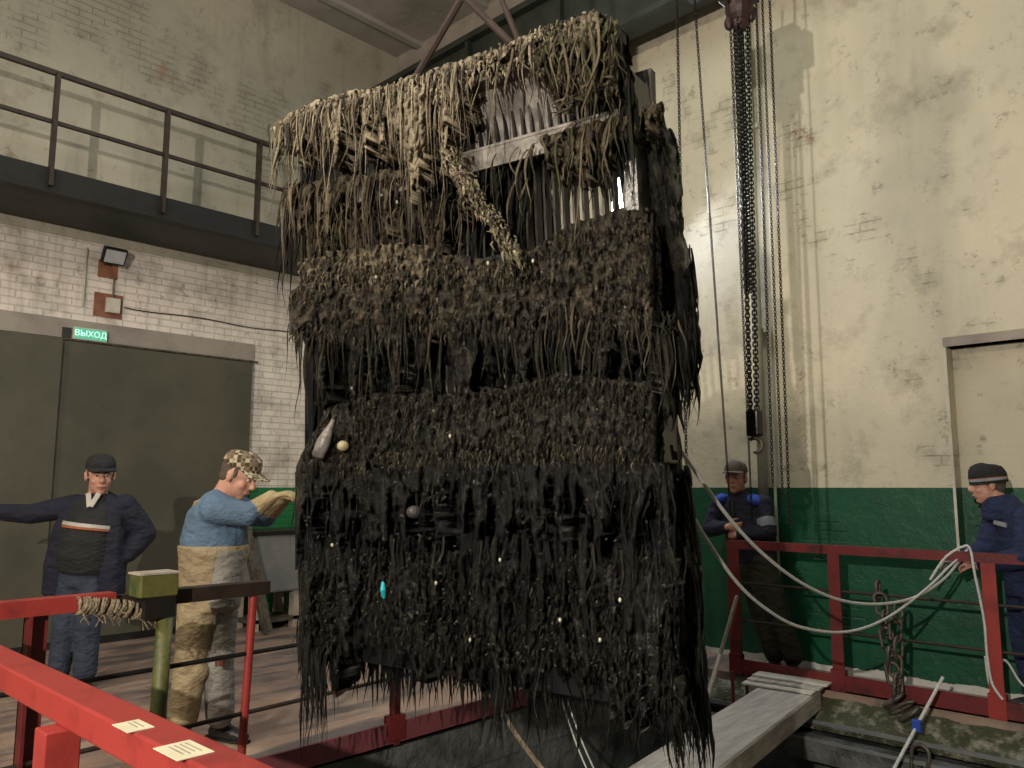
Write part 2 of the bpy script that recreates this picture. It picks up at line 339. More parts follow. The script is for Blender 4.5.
struct(MB().box((WL, YR-.05, HC-.5), (XN, YR, HC)).build('trim_5', 'lintel'), 'rendered band under the ceiling on the back wall')
cb = MB(); cb.box((WL+.02, 6.45, 6.30), (XN, 6.55, 7.12)); cb.box((WL+.02, 6.35, 7.08), (XN, 6.65, 7.16)); cb.box((WL+.02, 6.35, 6.28), (XN, 6.65, 6.34))
for x in np.arange(WL+.6, XN, 1.5): cb.box((x-.03, 6.37, 6.3), (x+.03, 6.63, 7.1))
for x in (-8, -5, -2, 1): cb.box((x-.15, 6.6, 6.10), (x+.15, 6.95, 6.30))
struct(cb.build('trim_6', 'beam'), 'dark green crane runway girder high along the back wall')
# doorway with rendered lintel, left wall
door = struct(MB().box((WL, -.2, 3.02), (WL+.05, 4.78, 3.28)).build('door_1', 'lintel'))
door['label'] = 'wide doorway under a grey rendered lintel, closed by tarpaulins'
# tarpaulin curtains (rippled sheets), thickness by offset back face
def curtain(y0, y1, z0, z1, x, amp, ph, label):
    n = 90; vs = []; fs = []; b = MB()
    for side in (0, 1):
        for k in range(2):
            pass
    for i in range(n+1):
        y = y0+(y1-y0)*i/n
        for j in range(9):
            z = z1+(z0-z1)*j/8; q = amp*(sin(i*.11+ph+.8*sin(i*.05))+.35*sin(i*.37+ph*2+j*.1)*(.4+.6*sin(i*.07+ph)))*(.25+.75*j/8)*.5
            vs.append((x+q, y, z)); vs.append((x+q-.008, y, z))
    m = 18
    for i in range(n):
        for j in range(8):
            a = i*m+j*2; fs.append((a, a+m, a+m+2, a+2)); fs.append((a+1, a+3, a+m+3, a+m+1))
    o = b.add(vs, fs).build('tarpaulin_curtain', 'tarp', smooth=True)
    tag(o, label, 'curtain', 'tarpaulins closing the doorway'); return o
c1 = curtain(2.52, 4.74, .02, 3.04, WL+.10, .035, 0, 'wide olive tarpaulin behind the two men at the left')
c2 = curtain(-.1, 2.62, .02, 3.05, WL+.17, .045, 2, 'dark olive tarpaulin at the left edge overlapping the wide one')
rodm = MB().tube([(WL+.08, -.15, 3.06), (WL+.08, 4.82, 3.06)], .014)
tag(rodm.build('curtain_rod', 'rust'), 'thin rusty rod under the lintel carrying the tarpaulins', 'rod')
struct(MB().box((WL+.05, -.1, 0), (WL+.32, 4.75, .035)).build('trim_7', 'dark'), 'dark threshold strip under the tarpaulins')
# gallery walkway on the left wall
gw = thing('gallery_walkway', 'dark steel gallery walkway with brown railing high on the left wall', 'walkway', (-8.5, 2.5, 4.1))
GX = -8.0
def L(o, P): return tuple(Vector(P)-Vector(o.location))
g = MB(); g.box((-.47, -9, .24), (.5, 4.40, .28)); g.build('deck', 'dark', gw)
g = MB(); g.box((.46, -9, .16), (.52, 4.40, .38)); g.box((.40, -9, .14), (.54, 4.40, .165)); g.build('fascia_beam', 'dark', gw)
g = MB().box((-.45, -9, .15), (.46, 4.40, .235)); g.build('underside_joist', 'beam', gw)
for nm, zz, t in (('handrail', 1.31, .045), ('midrail', .83, .035)):
    MB().bar((.5, -9, zz), (.5, 4.38, zz), t, t).build(nm, 'rail_brown', gw)
for y in np.arange(2.16-1.03*9, 6.9, 1.03):
    MB().bar((.53, y-2.5, .2), (.53, y-2.5, 1.3), .075, .035, (0, 1, 0)).build('post', 'rail_brown', gw)
# ------------------------------------------------------------------ fittings on the left wall
fx = thing('floodlight', 'small black framed floodlight on the whitewashed brick above the exit sign', 'floodlight', (WL, 3.06, 3.95))
g = MB(); g.box((-.04, -.12, -.09), (.02, .12, .09)); hb = g.build('housing', 'black', fx, bevel=.01); hb.location = (.17, 0, .05); hb.rotation_euler = (0, .55, 0)
g = MB(); g.box((.021, -.10, -.07), (.026, .10, .07)); gl = g.build('glass', 'glass', hb)
g = MB(); g.tube([(0, -.03, -.02), (.08, -.03, -.0), (.13, -.03, .04)], .012); g.tube([(0, .03, -.02), (.08, .03, 0), (.13, .03, .04)], .012); g.build('bracket', 'rust', fx)
g = MB(); g.box((0, -.10, -.16), (.012, .10, .03)); g.build('back_plate', simple('bare brick patch', (.30, .13, .07), .9), fx)
jb = thing('junction_box', 'cream junction box on bare brick below the left floodlight', 'box', (WL, 3.10, 3.50))
g = MB(); g.box((.012, -.05, -.09), (.07, .09, .07)); g.build('casing', 'white_paint', jb, bevel=.006)
g = MB(); g.box((0, -.16, -.14), (.012, .13, .12)); g.build('bare_brick', simple('bare red brick', (.28, .12, .08), .9), jb)
g = MB(); g.tube([(.03, .02, .07), (.03, .02, .30)], .010); g.build('cable', 'rust', jb)
cp = MB().tube([(WL+.02, 2.83, 4.08), (WL+.02, 2.83, 3.44)], .011)
tag(cp.build('conduit', 'cream_pipe'), 'pale vertical conduit left of the floodlight', 'pipe')
cp = MB().tube([(WL+.015, y, 3.50+.0*(y-3.3)+.012*sin(y*5)) for y in np.arange(3.25, 6.4, .1)], .006, 6)
tag(cp.build('wall_cable', 'dark'), 'thin dark cable running right along the whitewashed bricks', 'cable')
sg = thing('exit_sign', 'small lit green exit sign on the grey lintel over the tarpaulins', 'sign', (WL+.05, 2.90, 3.135))
g = MB(); g.box((0, -.165, -.065), (.05, .165, .065)); cs = g.build('casing', 'white_paint', sg, bevel=.005)
g = MB(); g.box((.05, -.155, -.055), (.056, .155, .055)); g.build('panel', 'sign', sg)
def text_obj(body, size, mat, parent, loc, rot, ext=.002, name='lettering'):
    cu = bpy.data.curves.new(name, 'FONT'); cu.body = body; cu.size = size; cu.extrude = ext; cu.align_x = 'CENTER'; cu.align_y = 'CENTER'
    t = bpy.data.objects.new(name, cu); COL.objects.link(t)
    dg = bpy.context.evaluated_depsgraph_get(); me = bpy.data.meshes.new_from_object(t.evaluated_get(dg)); bpy.data.objects.remove(t)
    me.materials.clear(); me.materials.append(MAT[mat]); o = bpy.data.objects.new(name, me); COL.objects.link(o); o.parent = parent
    o.location = loc; o.rotation_euler = rot; return o
text_obj('ВЫХОД', .085, 'sign_l', sg, (.058, 0, 0), (pi/2, 0, pi/2))
g = MB(); g.box((0, -.26, -.06), (.02, -.18, .05)); g.build('end_cap', 'beam', sg)
# ------------------------------------------------------------------ left platform: tank, pole
tk = thing('metal_tank', 'grey sheet metal tank on timber legs by the left wall under the green paint', 'tank', (-8.35, 4.95, 0))
g = MB(); g.box((-.3, -.55, .40), (.25, .75, 1.03)); g.build('body', 'tank', tk, bevel=.03)
g = MB(); g.box((-.33, -.6, 1.03), (.28, .8, 1.07)); g.build('lid', 'black', tk)
for x in (-.2, .15):
    for y in (-.45, .05, .65): MB().box((x-.05, y-.04, 0), (x+.05, y+.04, .4)).build('leg', 'wood', tk)
g = MB(); g.box((-.28, -.5, .08), (.2, .7, .12)); g.build('shelf', 'rust', tk)
pl = MB().bar((-7.75, 4.30, 0.01), (-8.9, 4.55, 1.42), .05, .09)
q = onx(268, 612, -7.9); q.z = .03; pl = MB().bar(q, onx(244, 520, -8.0), .06, .10)
tag(pl.build('timber_pole', 'rust'), 'dark timber leaning behind the man in the checked cap', 'timber')
# ------------------------------------------------------------------ railings
RX = -4.05
lr = thing('pit_railing', 'left pit railing with red posts in front of the two men', 'railing', (RX, 1.2, 0))
def LL(y, z, dx=0): return (dx, y-1.2, z)
g = MB(); g.box((-.06, -.60, 1.045), (.03, .30, 1.056)); g.box((-.005, -.60, .985), (.03, .30, 1.045)); g.build('handrail', 'red', lr)
g = MB(); g.box((-.06, .55, 1.035), (.03, 1.10, 1.045)); g.box((.018, .55, .975), (.03, 1.10, 1.035)); g.box((-.03, .15, 1.0), (.0, .6, 1.04)); g.build('handrail', 'rail_brown', lr)
g = MB(); g.box((-.05, -.06, 0), (-.035, .035, .985)); g.box((-.05, -.06, 0), (.03, -.045, .985)); g.build('post', 'dred', lr)
g = MB(); g.tube([(0, .98, 0), (0, 1.02, 1.04)], .022, 12); g.build('post', 'red', lr)
g = MB(); g.bar((0, 1.99, 0), (0, 1.99, 1.04), .05, .045, (0, 1, 0)); g.bar((0, 1.93, .10), (0, 2.05, .10), .06, .14); g.build('post', 'dred', lr)
g = MB(); g.bar((0, 3.6, 0), (0, 3.6, 1.04), .05, .045, (0, 1, 0)); g.build('post', 'dred', lr)
g = MB(); g.box((-.05, 1.99, 1.035), (.03, 5.1, 1.045)); g.box((.018, 1.99, .985), (.03, 5.1, 1.035)); g.build('handrail', 'dred', lr)
g = MB(); g.tube([(0, -.7, .66), (0, 1.5, .68), (0, 5.1, .70)], .012, 8); g.build('midrail', 'black', lr)
g = MB(); g.tube([(0, -.7, .345), (0, 1.4, .38), (0, 5.1, .44)], .012, 8); g.build('midrail', 'rail_brown', lr)
g = MB(); g.box((.0, -.7, 0), (.02, 5.1, .13)); g.box((-.06, -.7, .0), (.02, 5.1, .012)); g.build('toe_board', 'kick', lr)
# frayed rope wrapped on the left handrail
rp = thing('frayed_rope', 'frayed rope wound round the left handrail beside the olive post', 'rope', (RX, 1.5, 1.02))
random.seed(5)
for k in range(9):
    pts = []; ph = random.uniform(0, 6.3); rr = random.uniform(.018, .045); fr = random.uniform(.5, .8)
    for i in range(54):
        u = i/53; a = i*fr+ph; pts.append((.02+rr*cos(a)+.02*u, -.17+.36*u+.004*sin(a*2.3), -.005-.075*u**1.3+rr*sin(a)*.9))
    MB().tube(pts, .0075, 5).build('strand', 'rope_d', rp)
for k in range(26):
    u = random.random(); c = Vector((.04+.02*u, -.17+.36*u, -.03-.075*u)); d = Vector((random.uniform(-.02, .05), random.uniform(-.05, .05), random.uniform(-.06, .01)))
    MB().tube([c, c+d*.5+Vector((0, 0, .01)), c+d], .0028, 4).build('frayed_end', 'rope_d', rp)
# olive stand pipe with square head
sp_ = thing('valve_stand', 'olive green pipe stand with a square head by the left railing', 'post', (-4.0, 1.70, 0))
g = MB(); g.tube([(.02, .0, 0), (.02, .02, 1.03)], .038, 16); g.build('pipe', 'ygreen', sp_, smooth=True)
g = MB(); g.box((-.06, -.13, 1.03), (.08, .05, 1.135)); g.build('head', 'ygreen', sp_, bevel=.006)
g = MB(); g.box((-.065, -.135, 1.135), (.085, .055, 1.144)); g.build('cap_plate', 'wood', sp_)
g = MB(); g.box((-.04, -.10, .93), (.07, .045, 1.03)); g.build('bracket', 'black', sp_)
g = MB(); g.box((-.08, -.08, 0), (.10, .10, .015)); g.build('base_plate', 'ygreen', sp_)
# near red railing with labels
nr = thing('near_railing', 'thick bright red box-section railing in the near left corner', 'railing', (-2, .70, 0))
A = onz(0, 660, 1.05); 
g = MB(); g.bar((-2.1, .02, 1.015), (1.0, .06, 1.015), .092, .07); g.build('handrail', 'red', nr, bevel=.006)
g = MB(); g.box((-.21, -.045, 0), (-.13, .035, .98)); g.build('post', 'red', nr, bevel=.004)
g = MB(); g.box((.86, -.0, 0), (.94, .08, .98)); g.build('post', 'red', nr, bevel=.004)
g = MB(); g.tube([(-2.1, .0, .5), (1, .02, .5)], .014); g.build('midrail', 'rail_brown', nr)
def sticker(cx, cy, w, d, label, lines, rz=.012):
    o = thing('paper_label', label, 'label', (cx, cy, 1.0505), rz, 'paper labels on the near red rail')
    MB().box((-w/2, -d/2, 0), (w/2, d/2, .0015)).build('paper', 'paper', o)
    g = MB()
    for i in range(lines):
        y = d/2-.016-i*.011; g.box((-w*.35, y-.002, .0015), (w*.30*(1-.2*(i % 2)), y+.002, .0021))
    g.build('print', 'ink', o)
sticker(-1.795, .72, .082, .055, 'smaller paper label on the red rail, nearer the olive stand', 2)
sticker(-1.565, .725, .105, .072, 'larger yellowed paper label on the red rail, with a brown stain', 4)
# back railing
br_ = thing('back_railing', 'dark red railing in front of the green painted wall at the right', 'railing', (-2.6, 6.36, 0))
g = MB(); g.box((-.92, -.03, 1.085), (3.9, .04, 1.097)); g.box((-.92, -.03, 1.03), (3.9, -.018, 1.085)); g.build('handrail', 'dred', br_)
for i, x in enumerate((-.86, 0.0, 1.07, 2.1, 3.1)):
    g = MB(); ww = .11 if i == 0 else .09
    g.box((x-ww/2, -.028, 0), (x+ww/2, -.016, 1.05)); g.box((x-ww/2, -.016, 0), (x-ww/2+.012, .03, 1.05)); g.box((x-.055, -.05, 0), (x+.055, .01, .16)); g.build('post', 'red' if i == 2 else 'dred', br_)
for zz in (.745, .435): MB().tube([(-.9, 0, zz), (3.9, 0, zz+.005)], .011).build('midrail', 'rail_brown', br_)
g = MB(); g.box((-.9, -.045, .0), (3.9, -.03, .125)); g.box((-.9, -.045, 0), (3.9, .03, .012)); g.build('toe_board', 'dred', br_)
# plank across the pit with stacked plates at its far end
pk = thing('plank_beam', 'long pale timber beam lying across the pit to the back ledge', 'beam', (-2.50, 2.6, -.06))
g = MB(); n = 30; vs = []; fs = []
P0 = Vector((.44, -2.1, 0)); P1 = Vector((-.42, 3.62, 0)); dr = (P1-P0).normalized(); sd = Vector((dr.y, -dr.x, 0))
for i in range(n+1):
    p = P0.lerp(P1, i/n)
    for a, z in ((-.21, 0), (-.20, .07), (.20, .07), (.21, .055), (.21, -.07), (-.21, -.07)):
        q = noise.noise(Vector((i*.6, a*9, z*9)))*.006; vs.append(p+sd*(a+q)+Vector((0, 0, z+q)))
for i in range(n):
    for j in range(6): fs.append((i*6+j, i*6+(j+1) % 6, (i+1)*6+(j+1) % 6, (i+1)*6+j))
fs += [(5, 4, 3, 2, 1, 0), tuple(n*6+j for j in range(6))]
g.add(vs, fs).build('timber', 'grey_wood', pk)
for k in range(3):
    y = 6.02+.09*k
    o = MB().bar((-3.22+.0*k, y, .025+.016*k), (-2.68+.02*k, y+.06, .025+.016*k), .16, .012).build('packing_board', 'grey_wood' if k % 2 else 'white_paint')
    tag(o, ('lowest', 'middle', 'topmost')[k]+' thin board stacked on the far end of the pale beam', 'board', 'boards on the beam end')
# red pins and leaning stick near the railing corner
for i, (x, y, hh) in enumerate(((733, 690, .26), (765, 672, .20))):
    p = onz(x, y, 0); p.y = min(p.y, 6.22); o = MB().tube([p+Vector((0,0,-.25)), p+Vector((0, 0, hh-.12))], .014, 8).build('red_pin', 'dred')
    tag(o, ('left', 'right')[i]+' short red steel pin standing by the end of the pale beam', 'pin', 'red pins')
p = onz(703, 712, -.1)
o = MB().tube([p, ony(720, 655, 6.22), ony(737, 596, 6.28)], [.02, .018, .016], 8).build('wooden_stick', 'wood'); tag(o, 'bare wooden stick leaning on the corner post of the back railing', 'stick')
p0 = ony(943, 677, 6.15); p1 = ony(890, 776, 5.78)
rod = thing('measuring_rod', 'thin pale rod with a blue clip poking up past the toe board', 'rod', p1)
MB().tube([(0, 0, 0), (p0-p1)], .011, 8).build('rod', 'rope_w', rod)
q = (p0-p1)*.50; MB().box((q.x-.03, q.y-.02, q.z-.04), (q.x+.03, q.y+.02, q.z+.04)).build('clip', 'bright_blue', rod, bevel=.01)
# ------------------------------------------------------------------ chains
def link_mesh(mb, c, L_, W_, r, t, side, n=14, m=6):
    """stadium link centred c, long axis t, wide axis side"""
    pts = []
    hl = L_/2-W_/2
    for i in range(n):
        a = 2*pi*i/n; x = cos(a)*W_/2; y = sin(a)*W_/2 + (hl if sin(a) >= 0 else -hl); pts.append(c+side*x+t*y)
    nn = t.cross(side).normalized(); o = len(mb.v)
    for i in range(n):
        a = 2*pi*i/n; out = (side*cos(a)+t*sin(a)).normalized()
        for j in range(m): b = 2*pi*j/m; mb.v.append(tuple(pts[i]+out*(r*cos(b))+nn*(r*sin(b))))
    for i in range(n):
        for j in range(m): mb.f.append((o+i*m+j, o+((i+1) % n)*m+j, o+((i+1) % n)*m+(j+1) % m, o+i*m+(j+1) % m))
def chain(mb, p, q, L_, W_, r, n=10, m=5, tw=0.):
    p = Vector(p); q = Vector(q); d = (q-p); t = d.normalized(); pitch = L_-2*r*1.05; k = max(1, int(d.length/pitch))
    a = Vector(r_.tolist()); a = (a-t*a.dot(t)).normalized(); b = t.cross(a)
    for i in range(k):
        c = p+t*((i+.5)*d.length/k); an = (pi/4+tw) + (pi/2 if i % 2 else 0)
        link_mesh(mb, c, L_*(d.length/k)/pitch, W_, r, t, a*cos(an)+b*sin(an), n, m)
hz = thing('chain_hoist', 'black chain hoist with bundled load chains and hook hanging before the cream wall', 'hoist', atf(742, -60, 4.85))
H0 = Vector(hz.location)
def hb_(x, y, f=4.85): return atf(x, y, f)-H0
for k, (xt, xb, yb, df) in enumerate(((734, 746, 292, 0), (741, 751, 292, .05), (747, 757, 414, 0), (738, 750.5, 414, -.04))):
    g = MB(); chain(g, hb_(xt, 10, 4.85+df), hb_(xb, yb, 4.85+df), .036, .027, .0055, tw=.5*k); g.build('load_chain', 'chain', hz, smooth=True)
g = MB(); c0 = hb_(754.5, 423); g.box(tuple(c0+Vector((-.040, -.04, -.08))), tuple(c0+Vector((.040, .04, .08)))); g.build('hook_block', 'chain', hz, bevel=.012)
g = MB(); c1_ = hb_(755, 441); e = Vector(r_.tolist()); pts = [c1_+Vector((0, 0, .05)), c1_+Vector((0, 0, .03))]
for i in range(13):
    a = pi*.75-i*(pi*1.35/12); pts.append(c1_+e*(.042*cos(a))+Vector((0, 0, .045*sin(a)-.025)))
g.tube(pts, [.010]*2+[.012+.004*sin(i/12*pi) for i in range(12)]+[.005], 8); g.build('hook', 'rust', hz, smooth=True)
cB = hb_(739, 8); g = MB(); g.ball(cB, (.09, .09, .12)); g.ball(cB+Vector((.0, .0, -.10)), (.055, .055, .075)); g.ball(cB+e*.075+Vector((0,0,-.04)), (.035, .035, .06)); g.ball(cB-e*.07+Vector((0,0,-.11)), (.03, .03, .05))
g.box(tuple(cB+Vector((-.10, -.10, .04))), tuple(cB+Vector((.10, .10, .55)))); g.build('gearbox', simple('maroon hoist casing', (.045, .018, .018), .5), hz, bevel=.01)
g = MB(); g.box(tuple(hb_(722, -20)+Vector((-.28, -.1, 0))), tuple(hb_(722, -20)+Vector((.28, .1, .25)))); g.build('trolley', 'dark', hz)
for i, (a, b, fa, fb, lab) in enumerate((((677, 5), (690, 640), 4.6, 4.6, 'thin hand chain hanging nearest the right edge of the weedy screen'),
        ((695, 5), (731, 520), 4.9, 6.4, 'hand chain slanting down to the left hand of the man with crossed arms'),
        ((731, 40), (752, 520), 4.9, 6.45, 'hand chain just left of the hoist chains, ending at the crossed arms'),
        ((757, 30), (773, 486), 5.0, 5.0, 'first thin hand chain right of the hoist hook'),
        ((763, 20), (783, 505), 5.2, 5.2, 'second thin hand chain right of the hoist hook'),
        ((770, 10), (790, 525), 5.0, 5.0, 'outermost thin hand chain, furthest right beside the pale pipe'))):
    p = atf(*a, fa); q = atf(*b, fb); p = p + (p-q)*.25
    g = MB(); chain(g, p, q, .026, .016, .0032, 8, 4)
    tag(g.build('hand_chain', 'chain', smooth=True), lab, 'chain', 'thin hanging hand chains')
wp = thing('wall_pipe', 'pale vertical pipe on the wall beside the hanging chains', 'pipe', (-3.42, YR-.09, 0))
MB().tube([(0, 0, 1.1), (0, 0, 7.0)], .045, 16).build('pipe', 'cream_pipe', wp, smooth=True)
for z in (1.3, 3.0, 5.0): MB().box((-.07, .04, z-.02), (.07, .09, z+.02)).build('clamp', 'cream_pipe', wp)
MB().tube([(.10, .03, .6), (.10, .03, 7.0)], .014, 8).build('cable', 'cream_pipe', wp)
# heavy chain over the middle rail
hc = thing('heavy_chain', 'heavy rusty chain looped over the back railing middle rail', 'chain', (-2.28, 6.32, .75))
A1 = ony(878, 590, 6.36); H1 = Vector(hc.location)
def lnk(c, t, s, L_=.16, W_=.085, r=.013): g = MB(); link_mesh(g, Vector(c), L_, W_, r, Vector(t).normalized(), Vector(s).normalized(), 16, 7); g.build('link', 'rust', hc, smooth=True)
ex = Vector((1, 0, 0)); ey = Vector((0, 1, 0)); ez = Vector((0, 0, 1))
lnk(A1-H1+Vector((0, .0, .0)), ez, ey, .14, .075)
for k in range(6): c = ony(881+k*3.0, 604+k*17.5, 6.27-.01*k)-H1; lnk(c, ez+ex*(.12 if k % 2 else -.1), (ex if k % 2 == 0 else ey)+ey*.35)
for k in range(5): c = ony(897+(-1)**k*1.5, 612+k*18, 6.22)-H1; lnk(c, ez+ex*.05, (ey if k % 2 == 0 else ex)+ex*.35)
for k in range(3): c = ony(893+k*8, 700+k*7, 6.16)-H1; lnk(c, ez*.6+ex*.8, (ex if k == 1 else ey)+ey*.3+ez*.3)
g = MB(); link_mesh(g, ony(920, 760, 6.0), .2, .11, .014, ez+ex*.12, ex-ez*.1, 16, 7); 
link_mesh(g, ony(921, 782, 6.0), .18, .10, .014, ez, ey, 16, 7); tag(g.build('chain_link', 'rust', smooth=True), 'loose chain end hanging low over the dark water at the right', 'chain')
# white ropes from the screen to the back railing
def smoothp(pts, n=10):
    pts = [Vector(p) for p in pts]; out = []
    for i in range(len(pts)-1):
        p0, p1, p2, p3 = pts[max(i-1, 0)], pts[i], pts[i+1], pts[min(i+2, len(pts)-1)]
        for j in range(n):
            t = j/n; out.append(.5*((2*p1)+(p2-p0)*t+(2*p0-5*p1+4*p2-p3)*t*t+(3*p1-p0-3*p2+p3)*t**3))
    return out+[pts[-1]]
def pathf(l, f0, f1, n=10):
    k = len(l)-1; return smoothp([atf(x, y, f0+(f1-f0)*(x-l[0][0])/(l[-1][0]-l[0][0])) for x, y in l], n)
ry = 6.30
o = MB().tube(pathf([(679, 448), (697, 474), (730, 519), (762, 553), (800, 582), (840, 600), (880, 604), (915, 597), (945, 578), (968, 549)], 3.6, 5.85), .009, 8).build('white_rope', 'rope_w', smooth=True)
tag(o, 'upper white rope sagging from the screen to the back railing', 'rope', 'white ropes')
o = MB().tube(pathf([(688, 506), (702, 532), (735, 580), (765, 608), (800, 627), (845, 632), (885, 619), (925, 590), (950, 566), (968, 551)], 3.6, 5.85), .0085, 8).build('white_rope', 'rope_w', smooth=True)
tag(o, 'lower white rope sagging deepest before meeting the back railing', 'rope', 'white ropes')
o = MB().tube(smoothp([ony(930, 580, 6.30), ony(945, 558, 6.32), ony(962, 547, 6.33), ony(970, 549, 6.33), ony(975, 575, 6.30), ony(984, 620, 6.30), ony(987, 655, 6.3), ony(992, 683, 6.28), ony(1003, 700, 6.27)]), .009, 8).build('white_rope', 'rope_w', smooth=True)
tag(o, 'end of white rope hanging down beside the right railing post', 'rope', 'white ropes')
o = MB().tube(smoothp([ony(985, 656, 6.42), ony(991, 686, 6.42), ony(1004, 660, 6.42), ony(1024, 686, 6.42), ony(1050, 690, 6.42)]), .008, 8).build('white_rope', 'rope_w', smooth=True)
tag(o, 'loop of white rope behind the right railing post at the man in the beanie', 'rope', 'white ropes')
# lit floodlight behind the screen
fl2 = thing('lit_floodlight', 'dazzling lit floodlight on the back wall seen through the screen bars', 'floodlight', (-4.70, YR, 4.64))
MB().bar((0, 0, .0), (0, -.22, .0), .04, .04).build('bracket', 'black', fl2)
g = MB(); g.box((-.24, -.27, -.19), (.24, -.2, .19)); g.build('housing', 'black', fl2, bevel=.01)
g = MB(); g.box((-.22, -.276, -.17), (.22, -.271, .17)); g.build('glass', 'led', fl2)
# ------------------------------------------------------------------ trash rack, lifted out of the pit
FL, FR = 4.35, 3.22
PLb = atf(303, 650, FL); PRb = atf(672, 695, FR); PLt = atf(287, 122, FL-.03); PRt = atf(612, 22, FR-.10)
U = (PRb-PLb); U.z = 0; WS = U.length; U.normalize(); WD = Vector((-U.y, U.x, 0))
if WD.dot(Vector(h_.tolist())) < 0: WD = -WD
Vv = ((PLt-PLb)+(PRt-PRb))/2; Vv = Vv - WD*Vv.dot(WD); HS = Vv.length; Vv.normalize()
O = (PLb+PRb-U*WS)/2
def SP(s, t, wd=0): return O+U*s+Vv*t+WD*wd
nrm_ = np.array(WD[:]); On = np.array(O[:]); Un = np.array(U[:]); Vn = np.array(Vv[:])
def toST(x, y, wd=0):
    """pixel -> (s, t) on the rack's plane at depth wd (arrays allowed)"""
    x = np.asarray(x, float); y = np.asarray(y, float)
    d = fw_[None]+r_[None]*((x.ravel()[:, None]-512)/F)+up_[None]*((384-y.ravel()[:, None])/F)
    wd = np.broadcast_to(np.asarray(wd, float), x.shape).ravel(); k = ((On-CC)@nrm_+wd)/(d@nrm_); p = CC+d*k[:, None]-On-nrm_*wd[:, None]
    G = np.array([[Un@Un, Un@Vn], [Un@Vn, Vn@Vn]]); R = np.stack([p@Un, p@Vn]); q = np.linalg.solve(G, R)
    return q[0].reshape(x.shape), q[1].reshape(x.shape)
rack = thing('trash_rack_screen', 'huge tilted steel trash rack hung over the pit, draped in dark waterweed', 'screen', SP(WS/2, 0, .12))
RO = Vector(rack.location)
def RP(s, t, wd=0): return SP(s, t, wd)-RO
TT = [float(toST(x, y)[1]) for x, y in ((480, 152), (480, 262), (480, 464), (480, 655))]   # shelf heights
for s, nm in ((.02, 'side_channel'), (WS-.02, 'side_channel')):
    g = MB(); sg_ = -1 if s < .1 else 1
    g.add([RP(s+a, t, wd) for t in (0, HS-.18) for a, wd in ((-.012, 0), (.012, 0), (.012, .28), (-.012, .28))], [(0,1,2,3), (7,6,5,4), (0,4,5,1), (1,5,6,2), (2,6,7,3), (3,7,4,0)])
    for wd in (.0, .27): g.add([RP(s-sg_*.0+a*sg_, t, wd+b) for t in (0, HS-.18) for a, b in ((0, 0), (-.05, 0), (-.05, .012), (0, .012))], [(0,1,2,3), (7,6,5,4), (0,4,5,1), (1,5,6,2), (2,6,7,3), (3,7,4,0)])
    g.build(nm, 'steel_w', rack)
for k, t in enumerate(TT + [TT[0]-.0]):
    if k == 4: break
    g = MB(); g.bar(RP(0, t, .10), RP(WS, t, .10), .26, .014, tuple(Vv)); g.bar(RP(0, t-.05, -.02), RP(WS, t-.05, -.02), .012, .11, tuple(Vv)); g.bar(RP(0, t-.04, .26), RP(WS, t-.04, .26), .012, .10, tuple(Vv))
    g.build('cross_beam', 'pale_bar' if k == 0 else 'steel_w', rack)
g = MB(); g.bar(RP(-.0, HS-.07, -.09), RP(WS, HS-.07, -.09), .10, .05, tuple(Vv)); g.build('top_beam', 'bar', rack)
g = MB(); g.bar(RP(0, HS-.16, .24), RP(WS, HS-.16, .24), .05, .16, tuple(Vv)); g.build('cross_beam', 'bar', rack)
nb = 40; s0_, s1_ = float(toST(462, 100)[0]), float(toST(556, 100)[0])
me = None
for i in range(nb):
    s = .05+(WS-.1)*i/(nb-1); g = MB(); path = [(0, .06), (TT[0]-.1, .06), (TT[0]+.12, .05)]
    T1 = TT[0]+.12
    for j in range(1, 8): a = j/7*pi*.42; path.append((T1+(HS-T1)*sin(a)/sin(pi*.42), .05-.20*(1-cos(a))/(1-cos(pi*.42))))
    for j in range(len(path)-1):
        (t0, w0), (t1, w1) = path[j], path[j+1]
        g.add([RP(s+a, t, w_+b) for t, w_ in ((t0, w0), (t1, w1)) for a, b in ((-.006, -.005), (.006, -.005), (.006, .045), (-.006, .045))], [(0,1,2,3), (7,6,5,4), (0,4,5,1), (1,5,6,2), (2,6,7,3), (3,7,4,0)])
    if i == 0: pass
    g.build('grill_bar', 'black' if s0_ < s < s1_ else 'bar', rack)  # black ones imitate the dark gaps between the pale plates
# curved pale backing plates seen between the bars at the top middle
s0, s1 = float(toST(462, 100)[0]), float(toST(556, 100)[0]); g = MB(); nn = 9
vs = []; fs = []
for j in range(nn):
    a = j/(nn-1)*pi*.42; t = T1-.10+(HS-T1+.04)*sin(a)/sin(pi*.42); wq = .08-.20*(1-cos(a))/(1-cos(pi*.42))
    for sx in (s0, s1):
        for b in (0, .01): vs.append(RP(sx, t, wq+b))
for j in range(nn-1): a = j*4; fs += [(a, a+2, a+6, a+4), (a+1, a+5, a+7, a+3), (a, a+4, a+5, a+1), (a+2, a+3, a+7, a+6)]
g.add(vs, fs).build('scale_plate', 'pale_bar', rack)
for s in (float(toST(405, 80)[0]), float(toST(522, 45)[0])): 
    g = MB(); g.bar(RP(s, HS-.12, .0), RP(s, HS+.07, .0), .09, .02, tuple(WD)); g.build('lifting_lug', 'steel_w', rack)
